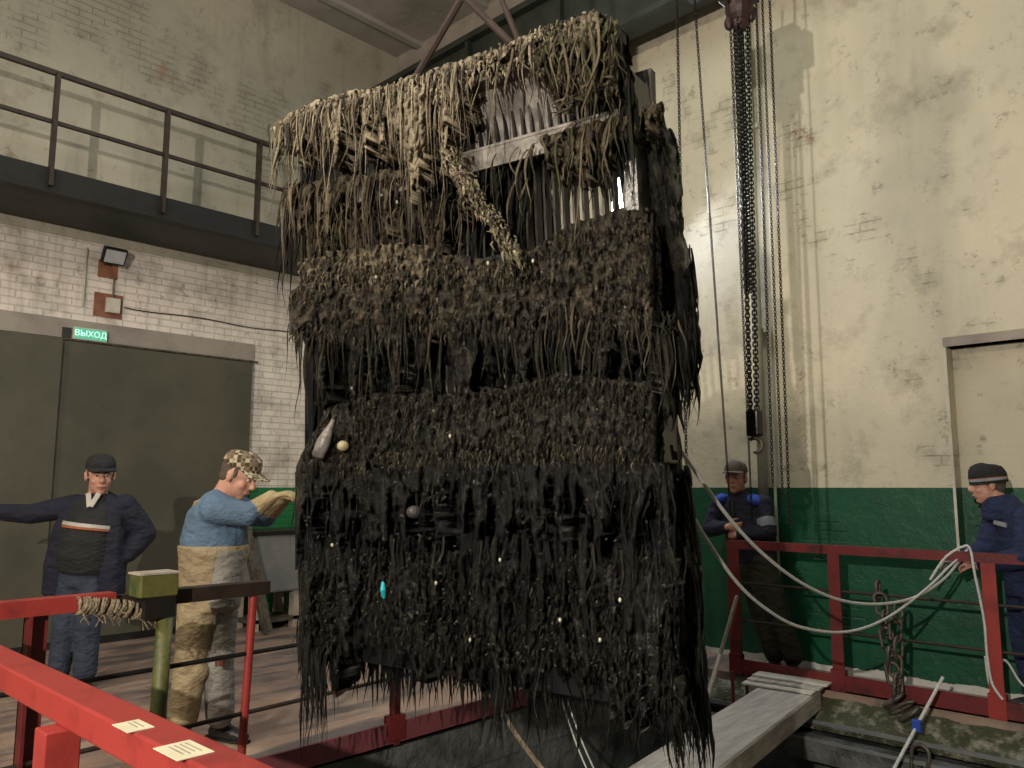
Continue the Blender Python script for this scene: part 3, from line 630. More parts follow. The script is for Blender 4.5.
# slings and crane hook
lugA = SP(float(toST(405, 80)[0]), HS+.06, 0); lugB = SP(float(toST(522, 40)[0]), HS+.06, 0)
apex = atf(463, -6, 3.72); apex = lugA.lerp(lugB, .5)+Vector((0, 0, .42))
blk = atf(512, -95, 3.75); blk = apex+Vector((0, 0, .45))
o = MB().tube([lugA, atf(463, -4, 3.80), blk], [.02, .02, .02], 8).build('lifting_sling', 'sling'); tag(o, 'left leg of the brown lifting sling above the weedy screen', 'sling', 'lifting slings')
o = MB().tube([lugB, atf(463, -4, 3.74)], .018, 8).build('lifting_sling', 'sling'); tag(o, 'slanting middle leg of the brown lifting sling above the weedy screen', 'sling', 'lifting slings')
o = MB().tube([lugB+Vector((0,0,.02)), blk+U*.03], .014, 8).build('lifting_sling', 'sling'); tag(o, 'right, nearly upright leg of the lifting sling', 'sling', 'lifting slings')
ck = thing('crane_hook', 'crane hook block above the weedy screen, out of frame', 'hook', blk)
g = MB(); g.box((-.16, -.10, .08), (.16, .10, .50)); g.ball((0, 0, .30), (.20, .09, .20)); g.build('block', 'dark', ck)
g = MB(); g.tube([(0, 0, .1)]+[(.09*cos(a), 0, -.02+.09*sin(a)) for a in np.linspace(pi*.5, -pi*.9, 14)], .03, 10); g.build('hook', 'dark', ck, smooth=True)
g = MB(); g.tube([(-.08, 0, .4), (-.08, 0, HC-blk.z)], .02, 8); g.tube([(.08, 0, .4), (.08, 0, HC-blk.z)], .02, 8); g.build('wire_rope', 'dark', ck)
# ------------------------------------------------------------------ waterweed
rng = np.random.default_rng(11)
def vnoise(x, y, seed=0):
    """cheap 2-D value noise, arrays"""
    xi = np.floor(x).astype(int); yi = np.floor(y).astype(int); fx = x-xi; fy = y-yi; fx = fx*fx*(3-2*fx); fy = fy*fy*(3-2*fy)
    def H(a, b):
        n = (a*374761393+b*668265263+seed*974711) & 0x7fffffff; n = ((n ^ (n >> 13))*1274126177) & 0x7fffffff; return ((n ^ (n >> 16)) & 0xffff)/65535.
    return (H(xi, yi)*(1-fx)+H(xi+1, yi)*fx)*(1-fy)+(H(xi, yi+1)*(1-fx)+H(xi+1, yi+1)*fx)*fy
def fbm(x, y, seed=0, o=4): return sum(vnoise(x*2**k, y*2**k, seed+k)/2**(k+1) for k in range(o))/(1-2**-o)
def npmesh(name, v, f, col, mat, smooth=True):
    me = bpy.data.meshes.new(name); me.vertices.add(len(v)); me.vertices.foreach_set('co', np.ascontiguousarray(v, np.float32).ravel())
    me.loops.add(f.size); me.loops.foreach_set('vertex_index', f.ravel().astype(np.int32)); me.polygons.add(len(f))
    me.polygons.foreach_set('loop_start', np.arange(0, f.size, f.shape[1], dtype=np.int32)); me.polygons.foreach_set('loop_total', np.full(len(f), f.shape[1], np.int32))
    if smooth: me.polygons.foreach_set('use_smooth', np.ones(len(f), bool))
    me.update(calc_edges=True); at_ = me.color_attributes.new('tint', 'FLOAT_COLOR', 'POINT')
    at_.data.foreach_set('color', np.hstack([col, np.ones((len(col), 1))]).astype(np.float32).ravel()); me.materials.append(MAT[mat])
    o = bpy.data.objects.new(name, me); COL.objects.link(o); return o
W3 = lambda s, t, wd: On[None]+Un[None]*s[:, None]+Vn[None]*t[:, None]+nrm_[None]*wd[:, None]
DOWN = np.array([0, 0, -1.])
def strands(p0, L_, wid, col, out0=.03, wob=.02, K=9, slant=0., flat=.45):
    """tapering wet locks hanging from p0 (N,3); returns verts, faces, colours"""
    n = len(p0); t = np.linspace(0, 1, K)[None]                       # (1,K)
    bul = out0*(1-np.exp(-t*6))*(1-.5*t); ph = rng.uniform(0, 6.28, (n, 1)); fr = rng.uniform(2, 7, (n, 1))
    a = wob*np.sin(t*fr+ph)*(.25+t)-wob*np.sin(ph)*.25 + slant*t
    b = wob*.6*np.cos(t*fr*1.3+ph*2)*t
    P = p0[:, None]+DOWN*(L_[:, None]*t)[..., None]-nrm_*(bul+b)[..., None]+Un*a[..., None]
    r = wid[:, None]*(.55+.45*np.sin(np.clip(t*3.4+.3, 0, pi)))*(1-t**2.2*.93); r = r*(1+.3*np.sin(t*fr*3+ph))
    tw = rng.uniform(-1.2, 1.2, (n, 1))+t*rng.uniform(-1.5, 1.5, (n, 1)); ax = Un*np.cos(tw)[..., None]+nrm_*np.sin(tw)[..., None]; ay = -Un*np.sin(tw)[..., None]+nrm_*np.cos(tw)[..., None]
    vs = np.stack([P+ax*r[..., None], P+ay*(r*flat)[..., None], P-ax*r[..., None], P-ay*(r*flat)[..., None]], 2)   # n,K,4,3
    idx = (np.arange(n)[:, None, None]*K+np.arange(K-1)[None, :, None])*4; j = np.arange(4)[None, None]
    f = np.stack([idx+j, idx+(j+1) % 4, idx+4+(j+1) % 4, idx+4+j], -1).reshape(-1, 4)
    c = np.repeat(np.broadcast_to(col, (n, 3))[:, None], K*4, 1)*(1-.0*t.repeat(4, 1)[..., None])
    return vs.reshape(-1, 3), f, c.reshape(-1, 3)
def join(parts):
    v, f, c, o = [], [], [], 0
    for a, b, d in parts: v.append(a); f.append(b+o); c.append(d); o += len(a)
    return np.concatenate(v), np.concatenate(f), np.concatenate(c)
def pal(n, cols, wts, var=.3):
    cols = np.array(cols); i = rng.choice(len(cols), n, p=np.array(wts)/sum(wts)); return cols[i]*rng.uniform(1-var, 1+var, (n, 1))
TAN = [(.50, .42, .30), (.25, .20, .145), (.55, .48, .34), (.09, .075, .055), (.25, .23, .13)]
BRN = [(.12, .095, .062), (.065, .053, .036), (.20, .165, .105), (.025, .021, .016), (.085, .088, .04)]
DRK = [(.032, .028, .019), (.014, .013, .011), (.065, .056, .036), (.006, .006, .006), (.034, .036, .018)]
BLK = [(.012, .012, .010), (.006, .006, .006), (.030, .028, .021), (.003, .004, .005), (.018, .019, .011)]
PX = 1/235.  # metres per photo pixel on the rack, roughly
ip = np.interp
def row(n, top, lens, palette, w=(.004, .012), jit=6, out=(.03, .06), depth=(-.04, .02), lj=(.35, 1.15), cl=.0, seed=0, wts=(4, 3, 2, 2, 1), wob=.02, thin=None, slant=0., clump=13, flat=.45, conv=1.):
    """locks from a line: top = [(x, y)], lens = [(x, length px)]"""
    x = rng.uniform(top[0][0], top[-1][0], n)
    if clump:                                                      # gather the roots into bunches
        lay = rng.integers(0, 3, n); wv = 7*fbm(x/30, lay*5.+seed, seed); cc = (np.round((x+wv)/clump+lay*.37)-lay*.37)*clump-wv; x = x*.62+cc*.38+rng.normal(0, clump*.10, n)
    keep = np.ones(n, bool)
    if thin is not None: keep &= rng.random(n) < ip(x, [q[0] for q in thin], [q[1] for q in thin])
    if cl: keep &= (fbm(x/12, x*0+seed, seed) > cl)
    x = x[keep]
    if clump: cc = cc[keep]; lay = lay[keep]
    n = len(x); y = ip(x, [q[0] for q in top], [q[1] for q in top])+rng.uniform(-jit, jit, n)
    ln = ip(x, [q[0] for q in lens], [q[1] for q in lens])*rng.uniform(*lj, n)*(.35+1.25*fbm((cc if clump else x)/9, (lay if clump else 0)*3.+x*0, seed+5))
    dp = rng.uniform(*depth, n); s, t = toST(x, y, dp); s2, t2 = toST(x, y+ln, dp); L_ = np.abs(t-t2)
    p0 = W3(s, t, dp)
    if clump: slant = (slant+(cc-x)*PX*.75*conv)[:, None]
    return strands(p0, np.maximum(L_, .02), rng.uniform(*w, n)*rng.uniform(.6, 1.3, n), pal(n, palette, wts), rng.uniform(*out), wob, slant=slant, flat=flat)
def mat_sheet(xr, top, bot, thick, palette, seed, hole=.0, step=1.5, back=.03, vs_=(.09, .05), base=0., prof='shelf', edge=.12, fing=None, solid=.0, fs_=7., xe=(9, 14)):
    """lumpy felted layer between two photo lines, with ragged holes, front displaced, closed at the back"""
    nx = int((xr[1]-xr[0])/step); ny = int((max(b-a for a, b in zip(ip(np.linspace(*xr, 20), [q[0] for q in top], [q[1] for q in top]), ip(np.linspace(*xr, 20), [q[0] for q in bot], [q[1] for q in bot]))))/step)+1
    X = np.linspace(xr[0], xr[1], nx)[None].repeat(ny, 0); v = np.linspace(0, 1, ny)[:, None].repeat(nx, 1)
    yt = ip(X, [q[0] for q in top], [q[1] for q in top])+5*(fbm(X/9, X*0, seed+3)-.5)*2; yb = ip(X, [q[0] for q in bot], [q[1] for q in bot])
    Y = yt+(yb-yt)*v
    n1 = fbm(X/18, Y/30, seed); n2 = 1-np.abs(2*fbm(X/5.5, Y/17, seed+9)-1)*1.6; n3 = fbm(X/2.2, Y/6.5, seed+17, 3)
    if prof == 'shelf': env = np.sin(np.clip(v*1.5+.12, 0, 1)*pi*.5)**.6*(1-.45*np.clip((v-.75)/.25, 0, 1))
    else: env = np.clip(np.minimum(v, 1-v)/edge, 0, 1)**.5
    fx = np.clip((X-xr[0])/xe[0], 0, 1)**.5*np.clip((xr[1]-X)/xe[1], 0, 1)**.5; d = (base+thick*env*(.35+.85*n1))*(.25+.75*fx)+.065*(n2-.5)+.070*(n3-.5)
    rag = fbm(X/8, Y/38, seed+31, 3); keep = (rag+.25*(1-v)) > hole + .25*np.clip((v-.55)/.45, 0, 1)*(hole > 0)
    if fing is not None:
        wob = 1.3*fbm(X/25, Y/22, seed+50); fn = .62*fbm(X/fs_+wob, Y/130., seed+51, 3)+.38*fbm(X/(fs_*3)+wob, Y/150., seed+55, 2); vv = np.clip((v-solid)/(1-solid), 0, 1)
        gf = fn-(fing[0]+(fing[1]-fing[0])*vv**.8); gf = np.where(v < solid, np.maximum(gf, .10*np.clip((solid-v)/(solid*.4+1e-6), 0, 1)), gf); keep = gf > 0
        d = -back+.006+(d+back-.006)*np.clip(gf/.085, 0, 1)**.55
    elif hole > 0: d = -back+.006+(d+back-.006)*np.clip((rag+.25*(1-v)-hole-.25*np.clip((v-.55)/.45, 0, 1))/.07, 0, 1)**.55
    d = -back+.006+(d+back-.006)*(np.clip((X-xr[0])/(xe[0]*.8), 0, 1)*np.clip((xr[1]-X)/(xe[1]*.6), 0, 1))**.4
    s, t = toST(X, Y, -d)
    P = W3(s.ravel(), t.ravel(), (-d).ravel()); B = W3(s.ravel(), t.ravel(), np.full(s.size, back))
    q = keep[:-1, :-1] & keep[1:, 1:] & keep[1:, :-1] & keep[:-1, 1:]
    i, j = np.nonzero(q); a = i*nx+j; f = np.stack([a, a+nx, a+nx+1, a+1], 1); m = nx*ny
    fb = np.stack([a+m, a+m+1, a+m+nx+1, a+m+nx], 1); fs = [f, fb]
    qq = np.pad(q, 1)
    for di, dj, e0, e1 in ((-1, 0, 0, 1), (1, 0, nx+1, nx), (0, -1, nx, 0), (0, 1, 1, nx+1)):
        ed = q & ~qq[1+di:1+di+q.shape[0], 1+dj:1+dj+q.shape[1]]; ii, jj = np.nonzero(ed); aa = ii*nx+jj
        fs.append(np.stack([aa+e1, aa+e0, aa+e0+m, aa+e1+m][::-1], 1))
    pc = np.array(palette); ci = np.clip((fbm(X/3.5, Y/8, seed+41)*1.9-.45)*5, 0, 4.99).astype(int).ravel(); order = np.array([3, 1, 0, 0, 2]); col = pc[order[ci]]*(.75+.5*n3.ravel()[:, None])*(.55+.9*fbm(X/70, Y/45, seed+61).ravel()[:, None])
    return np.vstack([P, B]), np.vstack(fs), np.vstack([col, col*.6])
def crumbs(n, xr, yr_, palette, thick, size=(.004, .010), lr=(.012, .055)):
    """small felted lumps, short tufts or painted glint flecks lying on a mat"""
    x = rng.uniform(*xr, n); y = rng.uniform(0, 1, n); y0 = ip(x, [q[0] for q in yr_[0]], [q[1] for q in yr_[0]]); y1 = ip(x, [q[0] for q in yr_[1]], [q[1] for q in yr_[1]]); Y = y0+(y1-y0)*y
    k = fbm(x/9, Y/9, 77) > .42; x = x[k]; Y = Y[k]; n = len(x)
    dp = -thick*rng.uniform(.55, .95, n); s, t = toST(x, Y, dp); p0 = W3(s, t, dp)
    return strands(p0, rng.uniform(*lr, n), rng.uniform(*size, n), pal(n, palette, (4, 3, 3, 2, 2), .45), .012, .006, K=4, flat=.8)
TOPL = [(272, 130), (300, 113), (345, 98), (400, 86), (450, 70), (480, 58), (520, 42), (550, 28), (575, 22), (600, 14), (614, 22)]
L1 = [(284, 186), (350, 178), (420, 166), (470, 156), (520, 146), (560, 134), (610, 120), (640, 112), (656, 106)]
L2 = [(290, 292), (312, 275), (345, 268), (400, 266), (450, 256), (500, 262), (530, 250), (565, 228), (600, 214), (640, 208), (662, 214)]
L2b = [(290, 335), (350, 335), (420, 330), (500, 335), (580, 325), (640, 330), (676, 340)]
L3 = [(294, 470), (310, 440), (330, 405), (380, 392), (450, 395), (520, 385), (560, 372), (620, 380), (668, 380)]
L3b = [(294, 476), (400, 470), (500, 467), (600, 465), (672, 466)]
L4 = [(298, 560), (350, 545), (450, 550), (550, 545), (684, 560)]
L4b = [(302, 640), (330, 655), (380, 648), (450, 664), (500, 668), (560, 672), (620, 690), (680, 716), (690, 720)]
# dry top fringe
def shl(l, d, d2=None): return [(x, y+(d if d2 is None else d+(d2-d)*i/(len(l)-1))) for i, (x, y) in enumerate(l)]
T = []
T.append(mat_sheet((274, 470), shl(TOPL, -5), [(272, 200), (284, 200), (300, 175), (345, 165), (385, 160), (400, 190), (430, 175), (450, 185), (470, 130)], .06, TAN, 1, back=-.02, base=.13, fing=(.33, .66), solid=.30, fs_=5.5))
T.append(mat_sheet((466, 552), shl(TOPL, -3), [(466, 130), (480, 76), (552, 50)], .04, TAN, 2, back=-.03, base=.15, fing=(.36, .72), solid=.28, fs_=4.5))
T.append(mat_sheet((402, 428), [(402, 92), (428, 84)], [(402, 196), (414, 205), (428, 170)], .03, [TAN[0], TAN[2], TAN[2], TAN[1], TAN[0]], 3, back=-.12, base=.20, fing=(.2, .55), solid=.3, fs_=5., xe=(4, 4)))
T.append(row(260, TOPL, [(272, 80), (300, 82), (340, 60), (390, 70), (410, 130), (440, 105), (470, 80), (545, 50), (615, 95)], TAN, w=(.003, .011), out=(.005, .015), depth=(-.22, -.15), thin=[(272, 1), (460, 1), (470, .12), (540, .12), (556, .5), (614, .5)], wts=(5, 4, 3, 3, 1), clump=17))
T.append(row(120, shl(TOPL, 8), [(272, 60), (350, 110), (410, 150), (450, 160), (545, 130), (615, 110)], TAN, w=(.002, .0045), out=(.02, .03), depth=(-.22, -.10), thin=[(272, .6), (455, 1), (475, .5), (540, .5), (614, .8)], wts=(3, 5, 2, 3, 1), wob=.04, clump=0))
T.append(crumbs(1800, (272, 548), (shl(TOPL, -3), shl(TOPL, 26)), TAN, .21))
x = rng.uniform(278, 606, 900); yy = ip(x, [q[0] for q in TOPL], [q[1] for q in TOPL])-rng.uniform(-9, 1, 900)+5*fbm(x/9, x*0, 3); dp = rng.uniform(-.20, .02, 900); s, t = toST(x, yy, -.14); T.append(strands(W3(s, t+.01, dp), rng.uniform(.02, .06, 900), rng.uniform(.004, .011, 900), pal(900, TAN, (5, 4, 2, 3, 1)), .006, .008, K=5, flat=.8))
o = npmesh('waterweed', *join(T), 'weed_dry'); tag(o, 'dry tan waterweed fringe draped over the top edge of the screen', 'waterweed', 'hanging waterweed', 'stuff')
# olive clump on the top right
OLV = [(.16, .135, .085), (.075, .065, .04), (.27, .22, .135), (.03, .027, .018), (.11, .115, .045)]
T = [mat_sheet((528, 624), [(530, 34), (560, 22), (600, 11), (624, 28)], [(528, 70), (545, 90), (560, 118), (590, 108), (624, 128)], .13, OLV, 5, base=.07, back=.0, fing=(.30, .62), solid=.42, fs_=8.),
     mat_sheet((548, 612), [(548, 28), (575, 19), (600, 11), (612, 18)], [(548, 60), (612, 60)], .08, [TAN[1], OLV[4], TAN[0], OLV[0], OLV[2]], 6, base=.17, back=.0, fing=(.36, .62), solid=.45, fs_=7.),
     row(100, [(534, 46), (560, 34), (600, 22), (618, 34)], [(498, 50), (560, 90), (618, 95)], OLV, w=(.004, .014), out=(.01, .03), depth=(-.26, -.1), wts=(4, 3, 4, 3, 4), clump=20, wob=.035),
     crumbs(800, (532, 618), ([(500, 52), (560, 20), (600, 9), (618, 20)], [(500, 76), (560, 80), (618, 90)]), OLV, .24),
     row(22, [(556, 108), (612, 80)], [(560, 14), (610, 14)], OLV, w=(.008, .016), depth=(-.22, -.16), wob=.05),
     row(200, [(606, 30), (618, 36), (634, 90)], [(606, 90), (634, 110)], DRK, w=(.006, .018), out=(.0, .02), depth=(-.1, .25))]
o = npmesh('waterweed', *join(T), 'weed_dry'); tag(o, 'olive brown waterweed clump heaped on the top right corner of the screen', 'waterweed', 'hanging waterweed', 'stuff')
# first shelf
MID = [(.20, .165, .115), (.105, .085, .06), (.30, .25, .165), (.035, .03, .022), (.12, .12, .055)]
T = [mat_sheet((286, 474), L1, [(286, 205), (300, 250), (350, 262), (420, 240), (455, 225), (474, 215)], .07, MID, 21, base=.05, fing=(.33, .64), solid=.14, fs_=6.),
     mat_sheet((304, 462), shl(L1, 42), [(304, 300), (350, 285), (400, 280), (462, 270)], .04, BRN, 23, base=.02, fing=(.34, .50), solid=.0, fs_=5.5),
     mat_sheet((304, 440), [(304, 262), (350, 250), (390, 244), (440, 248)], [(304, 300), (440, 285)], .07, MID, 27, base=.04, solid=0),
     mat_sheet((535, 662), shl(L1, -2), [(535, 185), (570, 205), (600, 195), (625, 165), (662, 175)], .06, OLV, 22, base=.03, fing=(.37, .70), solid=.18, fs_=6.5),
     row(220, L1, [(284, 90), (350, 100), (420, 95), (470, 60), (520, 80), (600, 85), (656, 50)], MID, w=(.003, .010), thin=[(284, 1), (455, 1), (475, .2), (545, .25), (556, .9), (615, .9), (622, .1), (656, .3)], depth=(-.13, .0), lj=(.25, 1.1), clump=18),
     row(200, shl(L1, 36), [(284, 65), (470, 70), (656, 50)], BRN, w=(.003, .008), thin=[(300, 1), (455, 1), (475, .2), (560, .5), (614, .5), (622, .0), (656, .0)], depth=(-.10, .04), clump=15),
     row(260, shl(L1, 14), [(284, 90), (656, 90)], BLK, w=(.006, .018), depth=(.0, .10), thin=[(284, 1), (470, .7), (480, .8), (535, .6), (560, .35), (612, .3), (620, .0), (656, .0)]),
     crumbs(900, (300, 440), ([(300, 258), (440, 246)], [(300, 290), (440, 275)]), MID, .12)]
xs = rng.uniform(0, 1, 700); px_ = ip(xs, [0, .3, .6, 1], [446, 466, 488, 520])+rng.normal(0, 1, 700)*ip(xs, [0, 1], [5, 2.5]); py_ = ip(xs, [0, .3, .6, 1], [150, 178, 215, 258])+rng.normal(0, 5, 700); dp = rng.uniform(-.19, -.10, 700)
s, t = toST(px_, py_, dp); T.append(strands(W3(s, t, dp), rng.uniform(.015, .06, 700), rng.uniform(.004, .011, 700), pal(700, TAN, (4, 4, 2, 3, 4), .4), .02, .008, slant=.02, K=4, flat=.8))
o = npmesh('waterweed', *join(T), 'weed_dry'); tag(o, 'brown straggly waterweed hanging from the first crossbeam below the top', 'waterweed', 'hanging waterweed', 'stuff')
# second shelf: heavy mat
M2 = [(.062, .051, .036), (.030, .026, .019), (.125, .10, .068), (.012, .011, .009), (.055, .055, .027)]
T = [mat_sheet((289, 654), L2, L2b, .10, M2, 33, hole=.0, base=.05),
     mat_sheet((289, 660), shl(L2b, -22), [(289, 335), (302, 345), (320, 410), (350, 412), (420, 420), (500, 412), (580, 398), (640, 402), (674, 400)], .05, [M2[1], DRK[1], M2[0], DRK[3], M2[4]], 34, base=.08, fing=(.35, .62), solid=.12, fs_=7.5),
     crumbs(5000, (291, 650), (L2, shl(L2b, 4)), M2, .155, (.003, .009)),
     row(190, shl(L2b, -6), [(289, 95), (350, 85), (500, 85), (600, 70), (676, 90)], DRK, w=(.003, .011), depth=(-.15, -.03), out=(.005, .01), cl=.36, seed=4, clump=19),
     row(90, shl(L2b, -22), [(289, 80), (676, 70)], M2, w=(.003, .009), depth=(-.17, -.12), out=(.005, .01), cl=.42, seed=8, clump=15),
     crumbs(1500, (290, 520), (L2, shl(L2, 22)), [(.17, .14, .095), (.09, .075, .05), (.25, .21, .14), (.05, .04, .03), (.10, .10, .05)], .15, (.003, .009))]
o = npmesh('waterweed', *join(T), 'weed_wet'); tag(o, 'thick brown waterweed mat bulging over the second crossbeam of the screen', 'waterweed', 'hanging waterweed', 'stuff')
# third shelf: crumbly mat with a straight edge
M3 = [(.038, .033, .024), (.019, .017, .013), (.075, .065, .046), (.008, .008, .007), (.034, .034, .018)]
T = [mat_sheet((296, 657), L3, L3b, .10, M3, 44, hole=0, base=.05, prof='shelf'),
     crumbs(7000, (302, 652), (L3, L3b), M3, .155, (.003, .008)),
     crumbs(1500, (340, 640), (shl(L3b, -20), shl(L3b, -3)), [(.10, .085, .06), (.05, .042, .03), (.20, .17, .13), (.03, .025, .02), (.09, .08, .045)], .165, (.002, .004)),
     mat_sheet((295, 668), shl(L3b, -3), [(295, 575), (350, 560), (450, 565), (550, 560), (684, 590)], .03, [BLK[0], BLK[1], M3[1], BLK[3], BLK[4]], 46, base=.12, prof='flat', edge=.05, fing=(.34, .62), solid=.22, fs_=6.5),
     row(150, shl(L3b, 2), [(294, 95), (400, 95), (500, 90), (600, 90), (664, 95)], BLK, w=(.003, .012), depth=(-.15, -.03), out=(.005, .01), cl=.33, seed=12, clump=17),
     row(50, shl(L3b, 4), [(294, 80), (684, 80)], M3, w=(.002, .006), depth=(-.17, -.14), out=(.005, .01), cl=.42, seed=13, clump=15)]
T.append(crumbs(260, (302, 652), (L3, L4), [(.34, .32, .26)]*5, .175, (.0018, .0035), lr=(.005, .011)))  # tiny pale flecks painted in as wet glints
o = npmesh('waterweed', *join(T), 'weed_wet'); tag(o, 'dark crumbly waterweed mat with a straight edge on the third crossbeam, with painted glint flecks', 'waterweed', 'hanging waterweed', 'stuff')
# bottom shelf and fringe
B2 = [(.016, .015, .012), (.008, .008, .007), (.038, .034, .025), (.004, .005, .005), (.020, .021, .012)]
T = [mat_sheet((299, 680), shl(L4, 4), shl(L4b, -6), .07, B2, 55, hole=0, base=.03, prof='shelf'),
     mat_sheet((299, 676), shl(L4, 12), shl(L4b, 6), .05, B2, 58, base=.11, prof='flat', fing=(.38, .58), solid=.0, fs_=8.),
     mat_sheet((299, 686), shl(L4b, -34), [(299, 690), (330, 720), (345, 690), (380, 672), (450, 690), (500, 705), (560, 700), (620, 730), (676, 745), (690, 760)], .04, B2, 56, base=.06, fing=(.34, .66), solid=.34, fs_=6.),
     crumbs(5200, (302, 672), (L4, shl(L4b, -10)), B2, .155, (.003, .009)), crumbs(500, (302, 670), (L4, shl(L4b, -20)), M3, .16, (.002, .006)),
     row(120, shl(L4, -8), [(300, 95), (684, 110)], BLK, w=(.004, .012), depth=(-.16, -.12), out=(.005, .01), clump=20),
     row(300, shl(L4b, -22), [(300, 62), (320, 75), (350, 40), (420, 50), (500, 62), (540, 40), (600, 62), (650, 55), (690, 62)], BLK, w=(.003, .010), depth=(-.12, .10), out=(.005, .01), clump=26),
     row(90, [(308, 640), (330, 650)], [(308, 95), (330, 100)], BLK, w=(.003, .009), depth=(-.10, .0), clump=9), row(60, [(498, 655), (512, 660)], [(498, 85), (512, 85)], BLK, w=(.004, .009), depth=(-.08, .05), clump=6),
     row(90, [(672, 690), (690, 700)], [(672, 85), (690, 60)], BLK, w=(.004, .009), depth=(-.05, .2), clump=6), row(40, [(385, 640), (660, 680)], [(385, 70), (660, 90)], BLK, w=(.003, .006), depth=(-.1, .05), clump=30)]
T.append(crumbs(260, (302, 672), (L4, L4b), [(.30, .29, .25)]*5, .175, (.0018, .0035), lr=(.005, .011)))  # pale flecks again stand for glints on the wet weed
o = npmesh('waterweed', *join(T), 'weed_wet'); tag(o, 'black dripping waterweed on the lowest crossbeam, fringe hanging over the pit, with painted glint flecks', 'waterweed', 'hanging waterweed', 'stuff')
# weed behind the bars closing the lower part, sheets painting shade into the upper gaps, and the mass hanging off the right side
def back_row(n, s_r, t0, t1, ln, palette, wd, w=(.006, .016), out=-.02):
    s = rng.uniform(*s_r, n); t = rng.uniform(t0, t1, n); return strands(W3(s, t, rng.uniform(*wd, n)), rng.uniform(*ln, n), rng.uniform(*w, n), pal(n, palette, (4, 3, 2, 2, 1)), out, .02)
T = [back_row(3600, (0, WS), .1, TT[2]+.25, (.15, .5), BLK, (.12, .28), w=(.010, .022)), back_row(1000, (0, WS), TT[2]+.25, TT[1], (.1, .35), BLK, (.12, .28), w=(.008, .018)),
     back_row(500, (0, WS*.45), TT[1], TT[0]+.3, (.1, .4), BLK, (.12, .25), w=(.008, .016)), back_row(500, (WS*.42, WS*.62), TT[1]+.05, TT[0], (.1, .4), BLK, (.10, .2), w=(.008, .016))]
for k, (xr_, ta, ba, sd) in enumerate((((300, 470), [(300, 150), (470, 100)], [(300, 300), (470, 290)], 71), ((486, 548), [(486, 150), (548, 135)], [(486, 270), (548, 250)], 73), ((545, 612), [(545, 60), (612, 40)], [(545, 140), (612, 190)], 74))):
    T.append(mat_sheet(xr_, ta, ba, .03, (np.array(BLK)*.35).tolist(), sd, base=-.17, back=.24, prof='flat', fing=(.28, .45), solid=.5))  # near-black sheets that put the deep shade of the gaps into colour
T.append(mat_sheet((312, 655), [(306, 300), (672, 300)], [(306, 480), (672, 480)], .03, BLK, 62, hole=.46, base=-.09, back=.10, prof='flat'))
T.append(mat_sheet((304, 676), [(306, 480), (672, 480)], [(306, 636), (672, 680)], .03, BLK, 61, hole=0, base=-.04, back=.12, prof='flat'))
o = npmesh('waterweed', *join(T), 'weed_wet'); tag(o, 'black waterweed clinging behind the screen bars, plus near-black sheets painting shade in the gaps', 'waterweed', 'hanging waterweed', 'stuff')
sR = (WS-.02, WS+.05)
T = [back_row(420, sR, TT[1]+.2, HS-.35, (.1, .35), DRK, (.12, .34), w=(.008, .02)), back_row(650, (WS-.02, WS+.06), TT[1]-.42, TT[1]+.05, (.12, .42), BLK, (.24, .42), w=(.006, .018)),
     back_row(260, (WS, WS+.03), .0, TT[2], (.1, .5), BLK, (.2, .30), w=(.005, .012)), back_row(90, (WS, WS+.02), .1, TT[2], (.1, .4), BLK, (-.02, .12), w=(.004, .010))]
g_ = []
for (s, t, wd, r) in ((WS+.02, HS-.47, .26, .085), (WS+.02, HS-.62, .27, .10), (WS+.01, HS-.80, .25, .10), (WS+.03, HS-.96, .30, .095), (WS+.02, TT[1]-.02, .34, .06), (WS+.03, TT[1]-.16, .36, .07), (WS+.03, TT[1]-.32, .36, .06)):
    nu, nv = 22, 16; th = np.linspace(0, 2*pi, nu, endpoint=False)[None].repeat(nv, 0); phi = np.linspace(.05, pi-.05, nv)[:, None].repeat(nu, 1)
    rr = r*(.75+.5*fbm(th*2.2+s*9, phi*3+t*7, 7)); P_ = W3((s+.5*rr*np.sin(phi)*np.cos(th)).ravel(), (t+1.3*rr*np.cos(phi)).ravel(), (wd+rr*np.sin(phi)*np.sin(th)).ravel())
    i, j = np.meshgrid(np.arange(nv-1), np.arange(nu), indexing='ij'); i = i.ravel(); j = j.ravel(); f = np.stack([i*nu+j, i*nu+(j+1) % nu, (i+1)*nu+(j+1) % nu, (i+1)*nu+j], 1)
    T.append((P_, f, np.array([DRK[0]]).repeat(len(P_), 0)*.8))
o = npmesh('waterweed', *join(T), 'weed_wet'); tag(o, 'dark waterweed clumps hanging off the right side of the screen', 'waterweed', 'hanging waterweed', 'stuff')
# debris caught in the weed
def px_at(x, y, out): s, t = toST(x, y, -out); return SP(float(s), float(t), -out)
bt = thing('plastic_bottle', 'muddy grey bottle stuck upright on the left end of the third shelf', 'bottle', px_at(318, 456, .2))
a0 = Vector((0, 0, 0)); a1 = px_at(334, 418, .16)-Vector(bt.location)
g = MB(); g.tube([a0-a1*.05, a0, a0.lerp(a1, .35), a0.lerp(a1, .6), a0.lerp(a1, .85), a1], [.018, .032, .036, .026, .013, .011], 12); g.build('body', simple('muddy grey plastic', (.30, .27, .25), .35, 0, .5, 14, .4, .004, (.10, .09, .08), (.4, .6)), bt, smooth=True)
g = MB(); g.tube([a1*.97, a1*1.06], .014, 10); g.build('bottle_cap', 'black', bt)
o = MB().ball(px_at(343, 446, .19), (.030, .030, .026)).build('pale_stone', simple('pale stone', (.42, .37, .22), .5, 0, .4, 20, .4, .004)); tag(o, 'pale yellowish stone lying beside the muddy bottle', 'stone')
